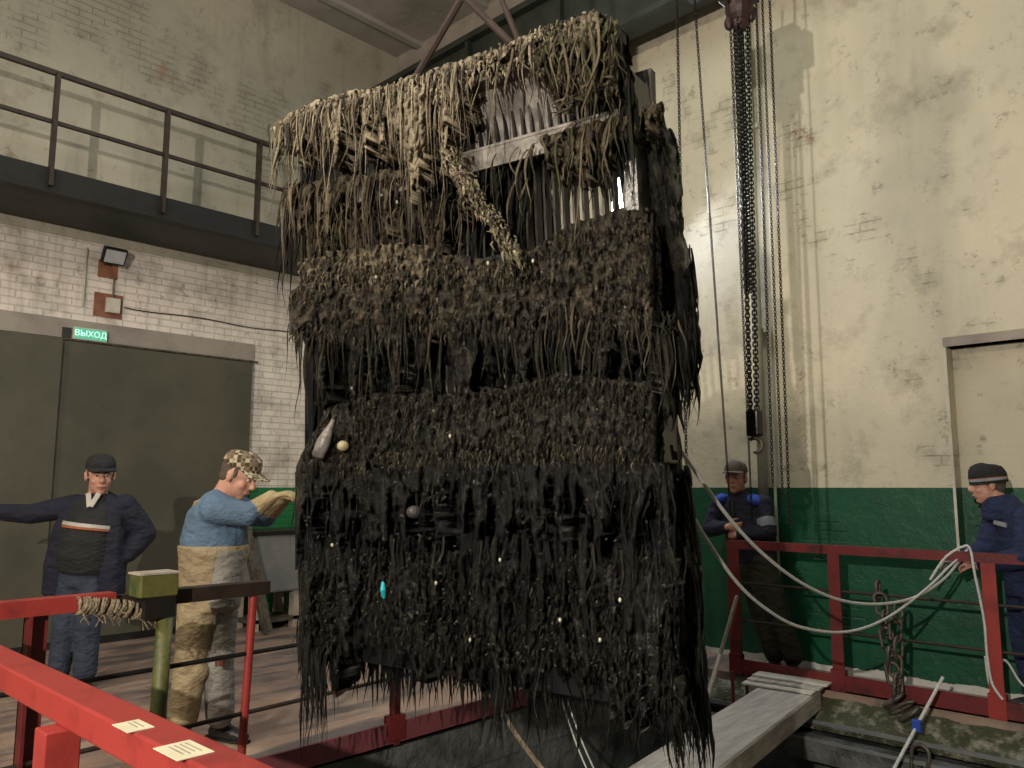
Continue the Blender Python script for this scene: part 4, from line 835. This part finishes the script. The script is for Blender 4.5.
o = MB().tube([px_at(383, 582, .19), px_at(383, 590, .2), px_at(384, 598, .19)], [.006, .014, .007], 8).build('plastic_scrap', simple('turquoise plastic', (.02, .40, .48), .3)); tag(o, 'small turquoise plastic scrap caught in the black weed', 'scrap')
o = MB().ball(px_at(414, 512, .17), (.036, .036, .030)).build('dark_stone', simple('round dark stone', (.05, .048, .045), .4)); tag(o, 'round dark stone hanging in weed under the straight edge', 'stone')
sc_m = simple('pale shell', (.62, .58, .46), .3); k = 0
for x, y, z in ((434, 411, .12), (488, 263, .17), (397, 202, .1), (376, 277, .17), (533, 261, .17), (436, 583, .17), (332, 545, .17), (500, 560, .17), (620, 600, .17), (560, 620, .17), (470, 640, .17), (450, 436, .18), (352, 388, .12), (600, 640, .17)):
    o = MB().ball(px_at(x, y, z+.01), (.006, .006, .009), nu=8, nv=6).build('shell', sc_m); o.rotation_euler = (0, 0, 0)
    tag(o, 'tiny pale mussel shell caught in the waterweed', 'shell', 'pale shells in the weed')
# weedy post and cables in the pit below the screen
wpst = thing('pit_post', 'slimy dark upright post in the pit under the screen', 'post', onz(510, 790, -1.6))
b0 = Vector(wpst.location)
q0, q1 = atf(505, 900, 4.6), atf(498, 640, 4.6)
bq = Vector((q1.x, q1.y, -2.0)); wpst.location = bq
g = MB(); g.tube([(0, 0, 0), (0, 0, .8), (0, 0, 1.9)], [.11, .10, .09], 12); g.build('post', 'pit', wpst, smooth=True)
n = 260; an = rng.uniform(0, 6.28, n); pp = np.array(bq[:])[None]+np.stack([.11*np.cos(an), .11*np.sin(an), rng.uniform(.4, 2.0, n)], 1)
o = npmesh('waterweed', *strands(pp, rng.uniform(.2, .6, n), rng.uniform(.006, .016, n), pal(n, [(.06, .055, .04), (.03, .03, .025), (.13, .12, .09), (.02, .02, .02), (.07, .08, .035)], (4, 3, 2, 2, 1)), .01, .02), 'weed_wet')
tag(o, 'grey green waterweed wrapped round the slimy pit post', 'waterweed', kind='stuff')
for i, (a, b, f0, f1, r, mt, lab) in enumerate((((484, 683), (560, 790), 4.35, 4.0, .012, 'rope_d', 'frayed yellowish rope slanting down into the pit under the screen'),
        ((556, 683), (596, 790), 4.1, 4.0, .004, 'rope_w', 'left thin pale wire hanging slack into the pit'), ((561, 683), (604, 790), 4.1, 4.0, .004, 'rope_w', 'right thin pale wire hanging slack into the pit'))):
    p, q = atf(*a, f0), atf(*b, f1); m = p.lerp(q, .5)+Vector((0, 0, -.03))
    o = MB().tube(smoothp([p, m, q]), r, 6).build('pit_rope' if i == 0 else 'thin_wire', mt); tag(o, lab, 'rope' if i == 0 else 'wire')
# ------------------------------------------------------------------ people
def xf(mb, M, o0):
    for i in range(o0, len(mb.v)): mb.v[i] = tuple(M @ Vector(mb.v[i]))
def headM(c, yaw, pitch=0, roll=0):
    """head local: +y face, +z up; yaw turns the face (0 = +y)"""
    return Matrix.Translation(c) @ Matrix.Rotation(yaw, 4, 'Z') @ Matrix.Rotation(-pitch, 4, 'X') @ Matrix.Rotation(roll, 4, 'Y')
def head_geo(mb, M, s=1.0):
    o = len(mb.v)
    mb.ball((0, -.012, .035), (.076, .095, .092)); mb.ball((0, .018, -.03), (.060, .070, .085)); mb.ball((0, .052, -.088), (.028, .028, .022))
    mb.ball((0, .020, -.065), (.050, .052, .045))
    mb.tube([(0, .078, .025), (0, .098, -.002), (0, .108, -.020)], [.009, .012, .015], 8); mb.ball((0, .100, -.024), (.018, .013, .010))
    mb.ball((0, .072, .030), (.048, .018, .010)); mb.ball((.036, .056, -.022), (.022, .024, .022)); mb.ball((-.036, .056, -.022), (.022, .024, .022))
    mb.ball((0, .082, -.052), (.024, .012, .006)); mb.ball((0, .080, -.063), (.022, .012, .007))
    for q in (-1, 1):
        mb.ball((q*.078, -.008, -.002), (.010, .020, .034)); mb.ball((q*.082, -.014, .012), (.008, .016, .016))
    mb.tube([(0, -.03, -.03), (0, -.035, -.10), (0, -.045, -.19)], [.058, .056, .066], 12)
    xf(mb, M @ Matrix.Scale(s, 4), o)
def face_parts(P, M, s=1.0, hair=True, brow='hair'):
    MS = M @ Matrix.Scale(s, 4)
    for q in (-1, 1):
        g = MB(); g.ball((q*.029, .076, .014), (.012, .009, .007)); xf(g, MS, 0); e = g.build('eye', 'eye', P, smooth=True)
        g = MB(); g.ball((q*.029, .0835, .014), (.005, .003, .005)); xf(g, MS, 0); g.build('iris', 'iris', e, smooth=True)
        g = MB(); g.tube([(q*.012, .090, .030), (q*.030, .089, .034), (q*.046, .078, .028)], [.003, .004, .002], 6); xf(g, MS, 0); g.build('eyebrow', brow, P)
    g = MB(); g.tube([(-.022, .088, -.058), (0, .096, -.056), (.022, .088, -.058)], [.002, .005, .002], 6, ref=(0, 0, 1)); xf(g, MS, 0); g.build('lips', 'lip', P, smooth=True)
    if hair:
        g = MB(); g.ball((0, -.026, .034), (.0785, .090, .090)); g.ball((0, -.052, -.015), (.066, .052, .055))
        for q in (-1, 1): g.ball((q*.072, .012, .022), (.007, .014, .026))
        xf(g, MS, 0); g.build('hair', 'hair', P, remesh=.007, sm=2)
def hand_geo(mb, wrist, d, nrm, curl=.35, side=1, s=1.0, r=.0085):
    """wrist point, d = direction of fingers, nrm = palm normal (fingers close towards it), side = which way the thumb leaves"""
    d = Vector(d).normalized(); nrm = Vector(nrm); nrm = (nrm-d*nrm.dot(d)).normalized(); a = d.cross(nrm).normalized()*side
    W = Vector(wrist)
    mb.tube([W-d*.02, W+d*.02*s, W+d*.05*s, W+d*.088*s], [.027*s, .034*s, .040*s, .038*s], 10, ref=a, rb=[.021*s, .017*s, .015*s, .013*s])
    for k, (off, L0) in enumerate(((.028, .072), (.0095, .080), (-.0095, .074), (-.028, .058))):
        p = W+d*(.078*s)+a*(off*s); pts = [p]; ang = 0; seg = (L0*.42, L0*.34, L0*.28)
        for j, sl in enumerate(seg):
            ang += curl*(1.0+.12*k)*(1.0 if j else .8); p = p+(d*cos(ang)+nrm*sin(ang)+a*(off*.5))*sl*s; pts.append(p)
        mb.tube(pts, [r*1.05*s, r*s, r*.92*s, r*.75*s], 8); mb.ball(pts[-1], r*.76*s, nu=8, nv=6)
    p = W+d*(.030*s)+a*(.028*s); q = p+(a*.7+d*.55+nrm*.25).normalized()*.036*s; u = q+(a*.25+d*.85+nrm*(.3+curl*.5)).normalized()*.032*s; v = u+(d*.8+nrm*(.4+curl*.6)-a*.05).normalized()*.024*s
    mb.tube([p, q, u, v], [.013*s, .0115*s, .010*s, .008*s], 8); mb.ball(v, .0082*s, nu=8, nv=6)
def torso(mb, secs, ref, n=20):
    """secs: (centre, half width, half depth)"""
    mb.tube([q[0] for q in secs], [q[1] for q in secs], n, ref=ref, rb=[q[2] for q in secs])
def limb(mb, pts, rad, n=12): 
    mb.tube(pts, rad, n); mb.ball(pts[0], rad[0]); mb.ball(pts[-1], rad[-1])
def boot(P, ankle, d, mat='boot', s=1.0, h=.0):
    d = Vector(d).normalized(); A = Vector(ankle); A.z = 0; g = MB(); sd = Vector((d.y, -d.x, 0))
    g.tube([A-d*.08+Vector((0,0,.045)), A+Vector((0,0,.055)), A+d*.10+Vector((0,0,.045)), A+d*.19+Vector((0,0,.03))], [.040, .045, .052, .035], 12, ref=sd, rb=[.042, .052, .043, .028])
    g.tube([A+Vector((0,0,.05)), A+Vector((0,0,.12+h)), Vector(ankle)+Vector((0,0,.10+h))], [.050, .052, .058], 12)
    o = g.build('boot', mat, P, remesh=.009, sm=3)
    g = MB(); g.tube([A-d*.11+Vector((0,0,.012)), A-d*.02+Vector((0,0,.012)), A+d*.11+Vector((0,0,.012)), A+d*.205+Vector((0,0,.012))], [.035, .042, .052, .030], 12, ref=sd, rb=[.012]*4); g.build('sole', 'black', o)
def cap_geo(P, M, mat, s=1.0, brim=True, name='cap', tall=.09):
    MS = M @ Matrix.Scale(s, 4)
    g = MB(); nu = 24; vs = []; fs = []
    prof = [(1.0, .050), (1.02, .066), (.97, .092), (.82, .118), (.52, .132), (.2, .136)]
    for R, z in prof:
        for j in range(nu): a = 2*pi*j/nu; vs.append((.086*R*cos(a), -.012+.104*R*sin(a), z+ (.008*sin(a) if z > .08 else 0)))
    for i in range(len(prof)-1):
        for j in range(nu): fs.append((i*nu+j, i*nu+(j+1) % nu, (i+1)*nu+(j+1) % nu, (i+1)*nu+j))
    fs.append(tuple((len(prof)-1)*nu+j for j in range(nu))); fs.append(tuple(reversed(range(nu)))); g.add(vs, fs); xf(g, MS, 0)
    c = g.build(name, mat, P, smooth=True)
    if brim:
        g = MB(); vs = []; fs = []; n = 12
        for z in (0, .006):
            for i in range(n+1):
                a = pi*(.12+.76*i/n); vs.append((.085*cos(a), -.012+.102*sin(a), 0.056+z)); vs.append((.088*cos(a)*1.0, .02+.142*sin(a)**.8, .050+z-.012*abs(cos(a))))
        m = 2*(n+1)
        for i in range(n):
            a = 2*i; fs += [(a, a+1, a+3, a+2), (m+a, m+a+2, m+a+3, m+a+1), (a+1, m+a+1, m+a+3, a+3), (a, a+2, m+a+2, m+a)]
        g.add(vs, fs); xf(g, MS, 0); g.build('brim', mat, c)
    return c
def person(name_label, loc, rz): return thing('person', name_label, 'person', loc, rz)
V = lambda *a: Vector(a)
# --- man with open navy jacket, far left (figure axes: x image right, y away, z up)
P = person('man in open navy jacket and black cap, arm stretched left, before the tarpaulin', (-6.90, 2.26, 0), TH)
hc1 = V(.165, -.05, 1.635); HM = headM(hc1, radians(214), radians(8)); hs = 1.26
body = MB(); head_geo(body, HM, hs); X = V(1, .05, 0).normalized()
torso(body, [(V(.06,0,.88), .17, .12), (V(.09,-.01,1.05), .18, .14), (V(.12,0,1.25), .19, .13), (V(.14,0,1.42), .18, .10), (V(.155,.0,1.50), .09, .07)], X)
ls, le, lw = V(-.07,.02,1.40), V(-.37,-.03,1.34), V(-.66,-.10,1.36)
rs, re, rw = V(.36,.02,1.40), V(.48,.10,1.18), V(.38,.02,1.00)
limb(body, [ls, ls.lerp(le, .5), le], [.055, .05, .042]); limb(body, [le, le.lerp(lw, .4), lw], [.042, .042, .028])
limb(body, [rs, rs.lerp(re, .5), re], [.055, .05, .042]); limb(body, [re, re.lerp(rw, .4), rw], [.042, .042, .028])
hand_geo(body, lw, (-1, -.15, .02), (0, -.2, -1), .3, 1); hand_geo(body, rw, (-.75, -.35, -.35), (-.5, .6, 0), .6, -1)
h1, k1, a1 = V(-.01,0,.88), V(-.04,-.03,.50), V(-.08,0,.12); h2, k2, a2 = V(.15,0,.88), V(.14,-.05,.50), V(.13,-.02,.12)
for a, b, c in ((h1,k1,a1), (h2,k2,a2)): limb(body, [a, b], [.085, .058]); limb(body, [b, b.lerp(c, .3), c], [.058, .06, .036])
body.build('body', 'skin', P, remesh=.008, sm=2)
face_parts(P, HM, hs); cap_geo(P, HM, 'blackcloth', hs)
g = MB(); torso(g, [(V(.08,-.02,.90), .205, .155), (V(.09,-.035,1.02), .215, .185), (V(.11,-.03,1.2), .215, .175), (V(.14,-.01,1.38), .20, .135), (V(.155,0,1.47), .12, .09), (V(.165,-.0,1.51), .075, .07)], X)
sh = g.build('polo_shirt', 'blackcloth', P, remesh=.012, sm=4)
g = MB(); torso(g, [(V(.115,-.032,1.222), .218, .178), (V(.117,-.031,1.242), .217, .176)], X, 40); g.build('stripe', 'orange_c', sh)
g = MB(); torso(g, [(V(.117,-.031,1.242), .219, .179), (V(.120,-.030,1.268), .217, .176)], X, 40); g.build('stripe', 'white_c', sh)
g = MB()
for s in (-1, 1): g.bar(V(.16+s*.040,-.120,1.50), V(.16+s*.004,-.165,1.40), .038, .012, (0, -1, .3))
g.build('undershirt_collar', 'white_c', sh)
# jacket: back + two open fronts + sleeves
g = MB(); torso(g, [(V(.06,.075,.72), .30, .075), (V(.07,.065,.95), .28, .085), (V(.10,.055,1.2), .255, .085), (V(.14,.035,1.38), .235, .085), (V(.15,.03,1.475), .13, .07)], X)
for sx, xs in ((-1, (-.14, -.125, -.085, -.03, .065)), (1, (.27, .285, .29, .285, .235))):
    torso(g, [(V(xs[0],-.06,.72), .085, .035), (V(xs[1],-.09,.95), .085, .035), (V(xs[2],-.09,1.2), .08, .035), (V(xs[3],-.06,1.38), .075, .05), (V(xs[4],-.04,1.475), .035, .04)], X)
    torso(g, [(V(xs[0]+sx*.06,.0,.72), .045, .09), (V(xs[1]+sx*.05,.0,.95), .045, .10), (V(xs[2]+sx*.05,-.01,1.2), .04, .10), (V(xs[3]+sx*.0,0,1.38), .05, .07)], X)
limb(g, [ls+V(.02,0,.0), ls.lerp(le, .5), le], [.098, .088, .080]); limb(g, [le, le.lerp(lw, .5), lw+V(.03,0,0)], [.080, .072, .060])
limb(g, [rs+V(-.02,0,0), rs.lerp(re, .5), re], [.098, .092, .085]); limb(g, [re, re.lerp(rw, .5), rw.lerp(re, .12)], [.085, .078, .062])
g.tube([V(.05,.05,1.46), V(.15,.085,1.50), V(.25,.05,1.46)], [.03, .035, .03], 10)
jk = g.build('jacket', 'navy', P, remesh=.012, sm=5)
g = MB(); torso(g, [(V(.07,0,.78), .185, .14), (V(.08,0,.90), .20, .15), (V(.085,-.01,.985), .20, .155)], X)
limb(g, [h1, k1], [.125, .095]); limb(g, [k1, a1+V(0,0,.03)], [.095, .082]); limb(g, [h2, k2], [.125, .098]); limb(g, [k2, a2+V(0,0,.03)], [.098, .088])
g.build('jeans', 'jeans', P, remesh=.012, sm=4)
g = MB(); torso(g, [(V(.085,-.01,.955), .206, .161), (V(.085,-.01,.99), .206, .161)], X, 32); bl = g.build('belt', 'black', P)
g = MB(); g.box((.08, -.185, .955), (.12, -.168, .99)); g.build('buckle', 'glass', bl)
boot(P, a1, (-.25, -1, 0)); boot(P, a2, (.2, -1, 0))
# --- man in blue denim shirt and tan overalls, profile to the right, arms out to the screen
P = person('man in blue denim shirt, tan overalls and checked cap reaching for the weedy screen', (-4.87, 2.40, 0), TH)
hc1 = V(.130, -.02, 1.615); HM = headM(hc1, radians(-102), radians(26)); hs = 1.18
body = MB(); head_geo(body, HM, hs); X = V(.25, 1, 0).normalized()
torso(body, [(V(-.0,0,.95), .16, .13), (V(-.01,0,1.15), .17, .14), (V(.0,0,1.33), .18, .12), (V(.03,0,1.46), .15, .09)], X)
ls, le, lw = V(.05,-.17,1.42), V(.25,-.20,1.385), V(.37,-.12,1.49)
rs, re, rw = V(.06,.17,1.40), V(.25,.16,1.36), V(.38,.10,1.46)
for a, b, c in ((ls,le,lw), (rs,re,rw)): limb(body, [a, b], [.055, .042]); limb(body, [b, c], [.042, .030])
h1, k1, a1 = V(-.05,-.06,.90), V(-.09,-.08,.50), V(-.13,-.06,.12); h2, k2, a2 = V(.03,.08,.90), V(.06,.06,.50), V(.06,.08,.12)
for a, b, c in ((h1,k1,a1), (h2,k2,a2)): limb(body, [a, b], [.085, .058]); limb(body, [b, b.lerp(c, .3), c], [.058, .06, .036])
body.build('body', 'skin', P, remesh=.008, sm=2)
face_parts(P, HM, hs); cap_geo(P, HM, 'plaid', hs*1.03)
g = MB(); torso(g, [(V(-.0,0,1.08), .19, .19), (V(-.015,0,1.22), .20, .205), (V(-.0,0,1.36), .205, .175), (V(.04,0,1.46), .16, .12), (V(.07,0,1.505), .08, .085)], X)
for a, b, c in ((ls,le,lw), (rs,re,rw)): limb(g, [a, a.lerp(b, .5), b], [.098, .085, .072]); limb(g, [b, b.lerp(c, .25)], [.072, .062])
g.tube([V(.02,-.05,1.51), V(.02,.05,1.51)], .04, 8)
g.build('denim_shirt', 'denim', P, remesh=.012, sm=4)
for a, b, c, q in ((ls,le,lw,1), (rs,re,rw,-1)):
    g = MB(); limb(g, [b.lerp(c, .12), b.lerp(c, .55), c], [.064, .054, .042]); hand_geo(g, c, (.9, .1 if q > 0 else -.15, .25), (.1, .2 if q > 0 else -.3, -1), .45, q, 1.12, .011)
    g.build('work_glove', 'glove', P, remesh=.007, sm=2)
g = MB(); torso(g, [(V(-.02,0,.80), .19, .175), (V(-.02,0,.95), .19, .19), (V(-.015,0,1.10), .20, .205), (V(-.015,0,1.19), .215, .215), (V(-.015,0,1.195), .20, .20)], X)
limb(g, [h1+V(-.01,0,-.05), k1], [.135, .10]); limb(g, [k1, a1+V(0,0,.06)], [.10, .092]); limb(g, [k1+V(.0,.02,.06), k1+V(.05,-.02,-.05)], [.075, .07])
g.build('overalls', 'tan', P, remesh=.012, sm=4)
g = MB(); limb(g, [h2+V(.01,-.07,-.12), k2+V(-.01,-.07,0)], [.112, .095]); limb(g, [k2+V(-.01,-.07,0), a2+V(0,-.05,.05)], [.095, .088]); torso(g, [(V(.08,-.07,.82), .12, .09), (V(.095,-.07,1.0), .12, .09), (V(.10,-.07,1.17), .12, .085)], X)
ov = g.build('wader_leg', 'tan2', P, remesh=.012, sm=4)
g = MB(); g.tube([V(.12,-.19,.56), V(.125,-.195,.50)], .028, 10); g.build('patch', simple('brown mud stain', (.10, .03, .02), .7), ov)
g = MB(); g.tube([V(-.12,.0,1.18), V(-.16,-.06,1.32), V(-.10,-.10,1.45), V(.03,-.12,1.50)], .018, 6); g.build('strap', 'tan', P)
boot(P, a1, (.6, -.8, 0)); boot(P, a2, (.9, -.4, 0))
# --- man leaning with crossed arms at the back
P = person('man with crossed arms and blue shoulder patches leaning behind the dark red railing', (-3.56, 6.68, 0), 0)
hc1 = V(.0, -.06, 1.625); HM = headM(hc1, radians(190), radians(2)); hs = 1.15
body = MB(); head_geo(body, HM, hs); X = V(1, 0, 0)
torso(body, [(V(.12,0,.90), .15, .11), (V(.07,0,1.1), .16, .12), (V(.03,0,1.3), .18, .11), (V(.01,0,1.45), .16, .08)], X)
ls, le, lw = V(-.19,0,1.41), V(-.27,-.08,1.17), V(-.02,-.21,1.20); rs, re, rw = V(.22,0,1.40), V(.30,-.08,1.16), V(.06,-.19,1.13)
for a, b, c in ((ls,le,lw), (rs,re,rw)): limb(body, [a, b], [.052, .042]); limb(body, [b, c], [.042, .030])
hand_geo(body, lw, (1, .15, .1), (0, 1, .1), .5, 1); hand_geo(body, rw, (-1, .2, .1), (0, 1, 0), .5, -1)
h1, k1, a1 = V(.06,-.02,.90), V(.22,-.10,.50), V(.30,-.06,.12); h2, k2, a2 = V(.20,-.02,.90), V(.36,-.10,.50), V(.46,-.06,.12)
for a, b, c in ((h1,k1,a1), (h2,k2,a2)): limb(body, [a, b], [.08, .055]); limb(body, [b, b.lerp(c, .3), c], [.055, .056, .036])
body.build('body', 'skin', P, remesh=.008, sm=2)
face_parts(P, HM, hs); cap_geo(P, HM, simple('brown grey cap cloth', (.11, .085, .07), .85), hs)
g = MB(); torso(g, [(V(.12,0,.88), .20, .145), (V(.08,0,1.05), .20, .15), (V(.04,0,1.25), .205, .145), (V(.01,0,1.40), .21, .12), (V(.0,0,1.48), .12, .085), (V(0,-.01,1.53), .075, .075)], X)
for a, b, c in ((ls,le,lw), (rs,re,rw)): limb(g, [a, a.lerp(b, .5), b], [.09, .08, .075]); limb(g, [b, b.lerp(c, .5), b.lerp(c, .85)], [.075, .068, .055])
jk = g.build('work_jacket', 'navy', P, remesh=.012, sm=4)
for s in (-1, 1):
    g = MB(); g.ball((s*.165+.01, -.055, 1.435), (.075, .085, .050), Matrix.Rotation(s*.5, 3, 'Y')); g.build('shoulder_patch', 'bright_blue', jk, smooth=True)
g = MB(); a, b = re.lerp(rs, .15), re.lerp(rs, .45); g.tube([a, b], [.080, .084], 14); g.build('reflective_tape', 'grey_c', jk)
g = MB(); g.tube([V(.02,-.145,1.0), V(.015,-.155,1.25), V(.0,-.12,1.42)], .008, 6); g.build('zip', 'black', jk)
g = MB(); torso(g, [(V(.15,0,.80), .18, .14), (V(.12,0,.95), .185, .145)], X)
for a, b, c in ((h1,k1,a1), (h2,k2,a2)): limb(g, [a, b], [.12, .10]); limb(g, [b, c+V(0,0,.03)], [.10, .085])
g.build('trousers', 'olive', P, remesh=.012, sm=4)
boot(P, a1, (.2, -1, 0)); boot(P, a2, (.4, -1, 0))
# --- man in beanie at the right, holding the rope
P = person('man in navy overall and striped black beanie holding the white rope at the right', (-1.38, 6.66, 0), 0)
hc1 = V(-.17, -.10, 1.56); HM = headM(hc1, radians(118), radians(6)); hs = 1.12
body = MB(); head_geo(body, HM, hs); X = V(.55, -.83, 0).normalized()
torso(body, [(V(.03,0,.90), .16, .12), (V(.02,0,1.1), .17, .12), (V(-.02,-.02,1.28), .18, .11), (V(-.06,-.04,1.40), .14, .08)], X)
ls, le, lw = V(.08,-.17,1.34), V(.08,-.26,1.08), V(-.24,-.23,1.00); rs, re, rw = V(-.16,.09,1.34), V(-.24,.06,1.10), V(-.40,-.10,1.01)
for a, b, c in ((ls,le,lw), (rs,re,rw)): limb(body, [a, b], [.052, .042]); limb(body, [b, c], [.042, .030])
hand_geo(body, lw, (-1, .1, .1), (0, .3, -1), .7, 1); 
h1, k1, a1 = V(-.02,.06,.88), V(-.03,.06,.48), V(.0,.08,.12); h2, k2, a2 = V(.10,-.07,.88), V(.09,-.10,.48), V(.12,-.08,.12)
for a, b, c in ((h1,k1,a1), (h2,k2,a2)): limb(body, [a, b], [.08, .055]); limb(body, [b, b.lerp(c, .3), c], [.055, .056, .036])
body.build('body', 'skin', P, remesh=.008, sm=2)
face_parts(P, HM, hs)
bn = cap_geo(P, HM, 'blackcloth', hs*1.04, brim=False, name='beanie')
for nm, mt, z0, z1 in (('band', 'blackcloth', .012, .030), ('stripe', 'grey_c', .030, .046), ('stripe', 'orange_c', .046, .050), ('band', 'blackcloth', .050, .066)):
    g = MB(); g.tube([(0, -.012, z0), (0, -.012, z1)], .0905, 28, ref=(1, 0, 0), rb=.1085); xf(g, HM @ Matrix.Scale(hs*1.03, 4), 0); g.build(nm, mt, bn)
g = MB(); hand_geo(g, rw, (-1, -.15, -.1), (0, 0, -1), .75, -1, 1.1, .011); limb(g, [re.lerp(rw, .8), rw], [.045, .038]); g.build('light_glove', 'white_c', P, remesh=.007, sm=2)
g = MB(); torso(g, [(V(.05,-.01,.80), .20, .17), (V(.04,-.01,.95), .20, .165), (V(.02,0,1.12), .205, .165), (V(-.02,-.02,1.28), .21, .14), (V(-.07,-.04,1.40), .15, .10), (V(-.10,-.05,1.47), .085, .085)], X)
for a, b, c in ((ls,le,lw), (rs,re,rw)): limb(g, [a, a.lerp(b, .5), b], [.095, .088, .08]); limb(g, [b, b.lerp(c, .5), b.lerp(c, .85)], [.08, .07, .055])
limb(g, [h1, k1], [.13, .11]); limb(g, [k1, a1+V(0,0,.03)], [.11, .095]); limb(g, [h2, k2], [.13, .11]); limb(g, [k2, a2+V(0,0,.03)], [.11, .095])
g.tube([V(-.105,-.06,1.34), V(-.115,-.075,1.42), V(-.125,-.08,1.49)], [.125, .115, .088], 14)
ovl = g.build('work_overall', 'navy2', P, remesh=.012, sm=4)
g = MB(); g.bar(V(-.13,-.155,1.305), V(-.045,-.20,1.285), .014, .03); g.build('pocket_tape', 'grey_c', ovl)
boot(P, a1, (-1, -.5, 0)); boot(P, a2, (-.8, -.8, 0))
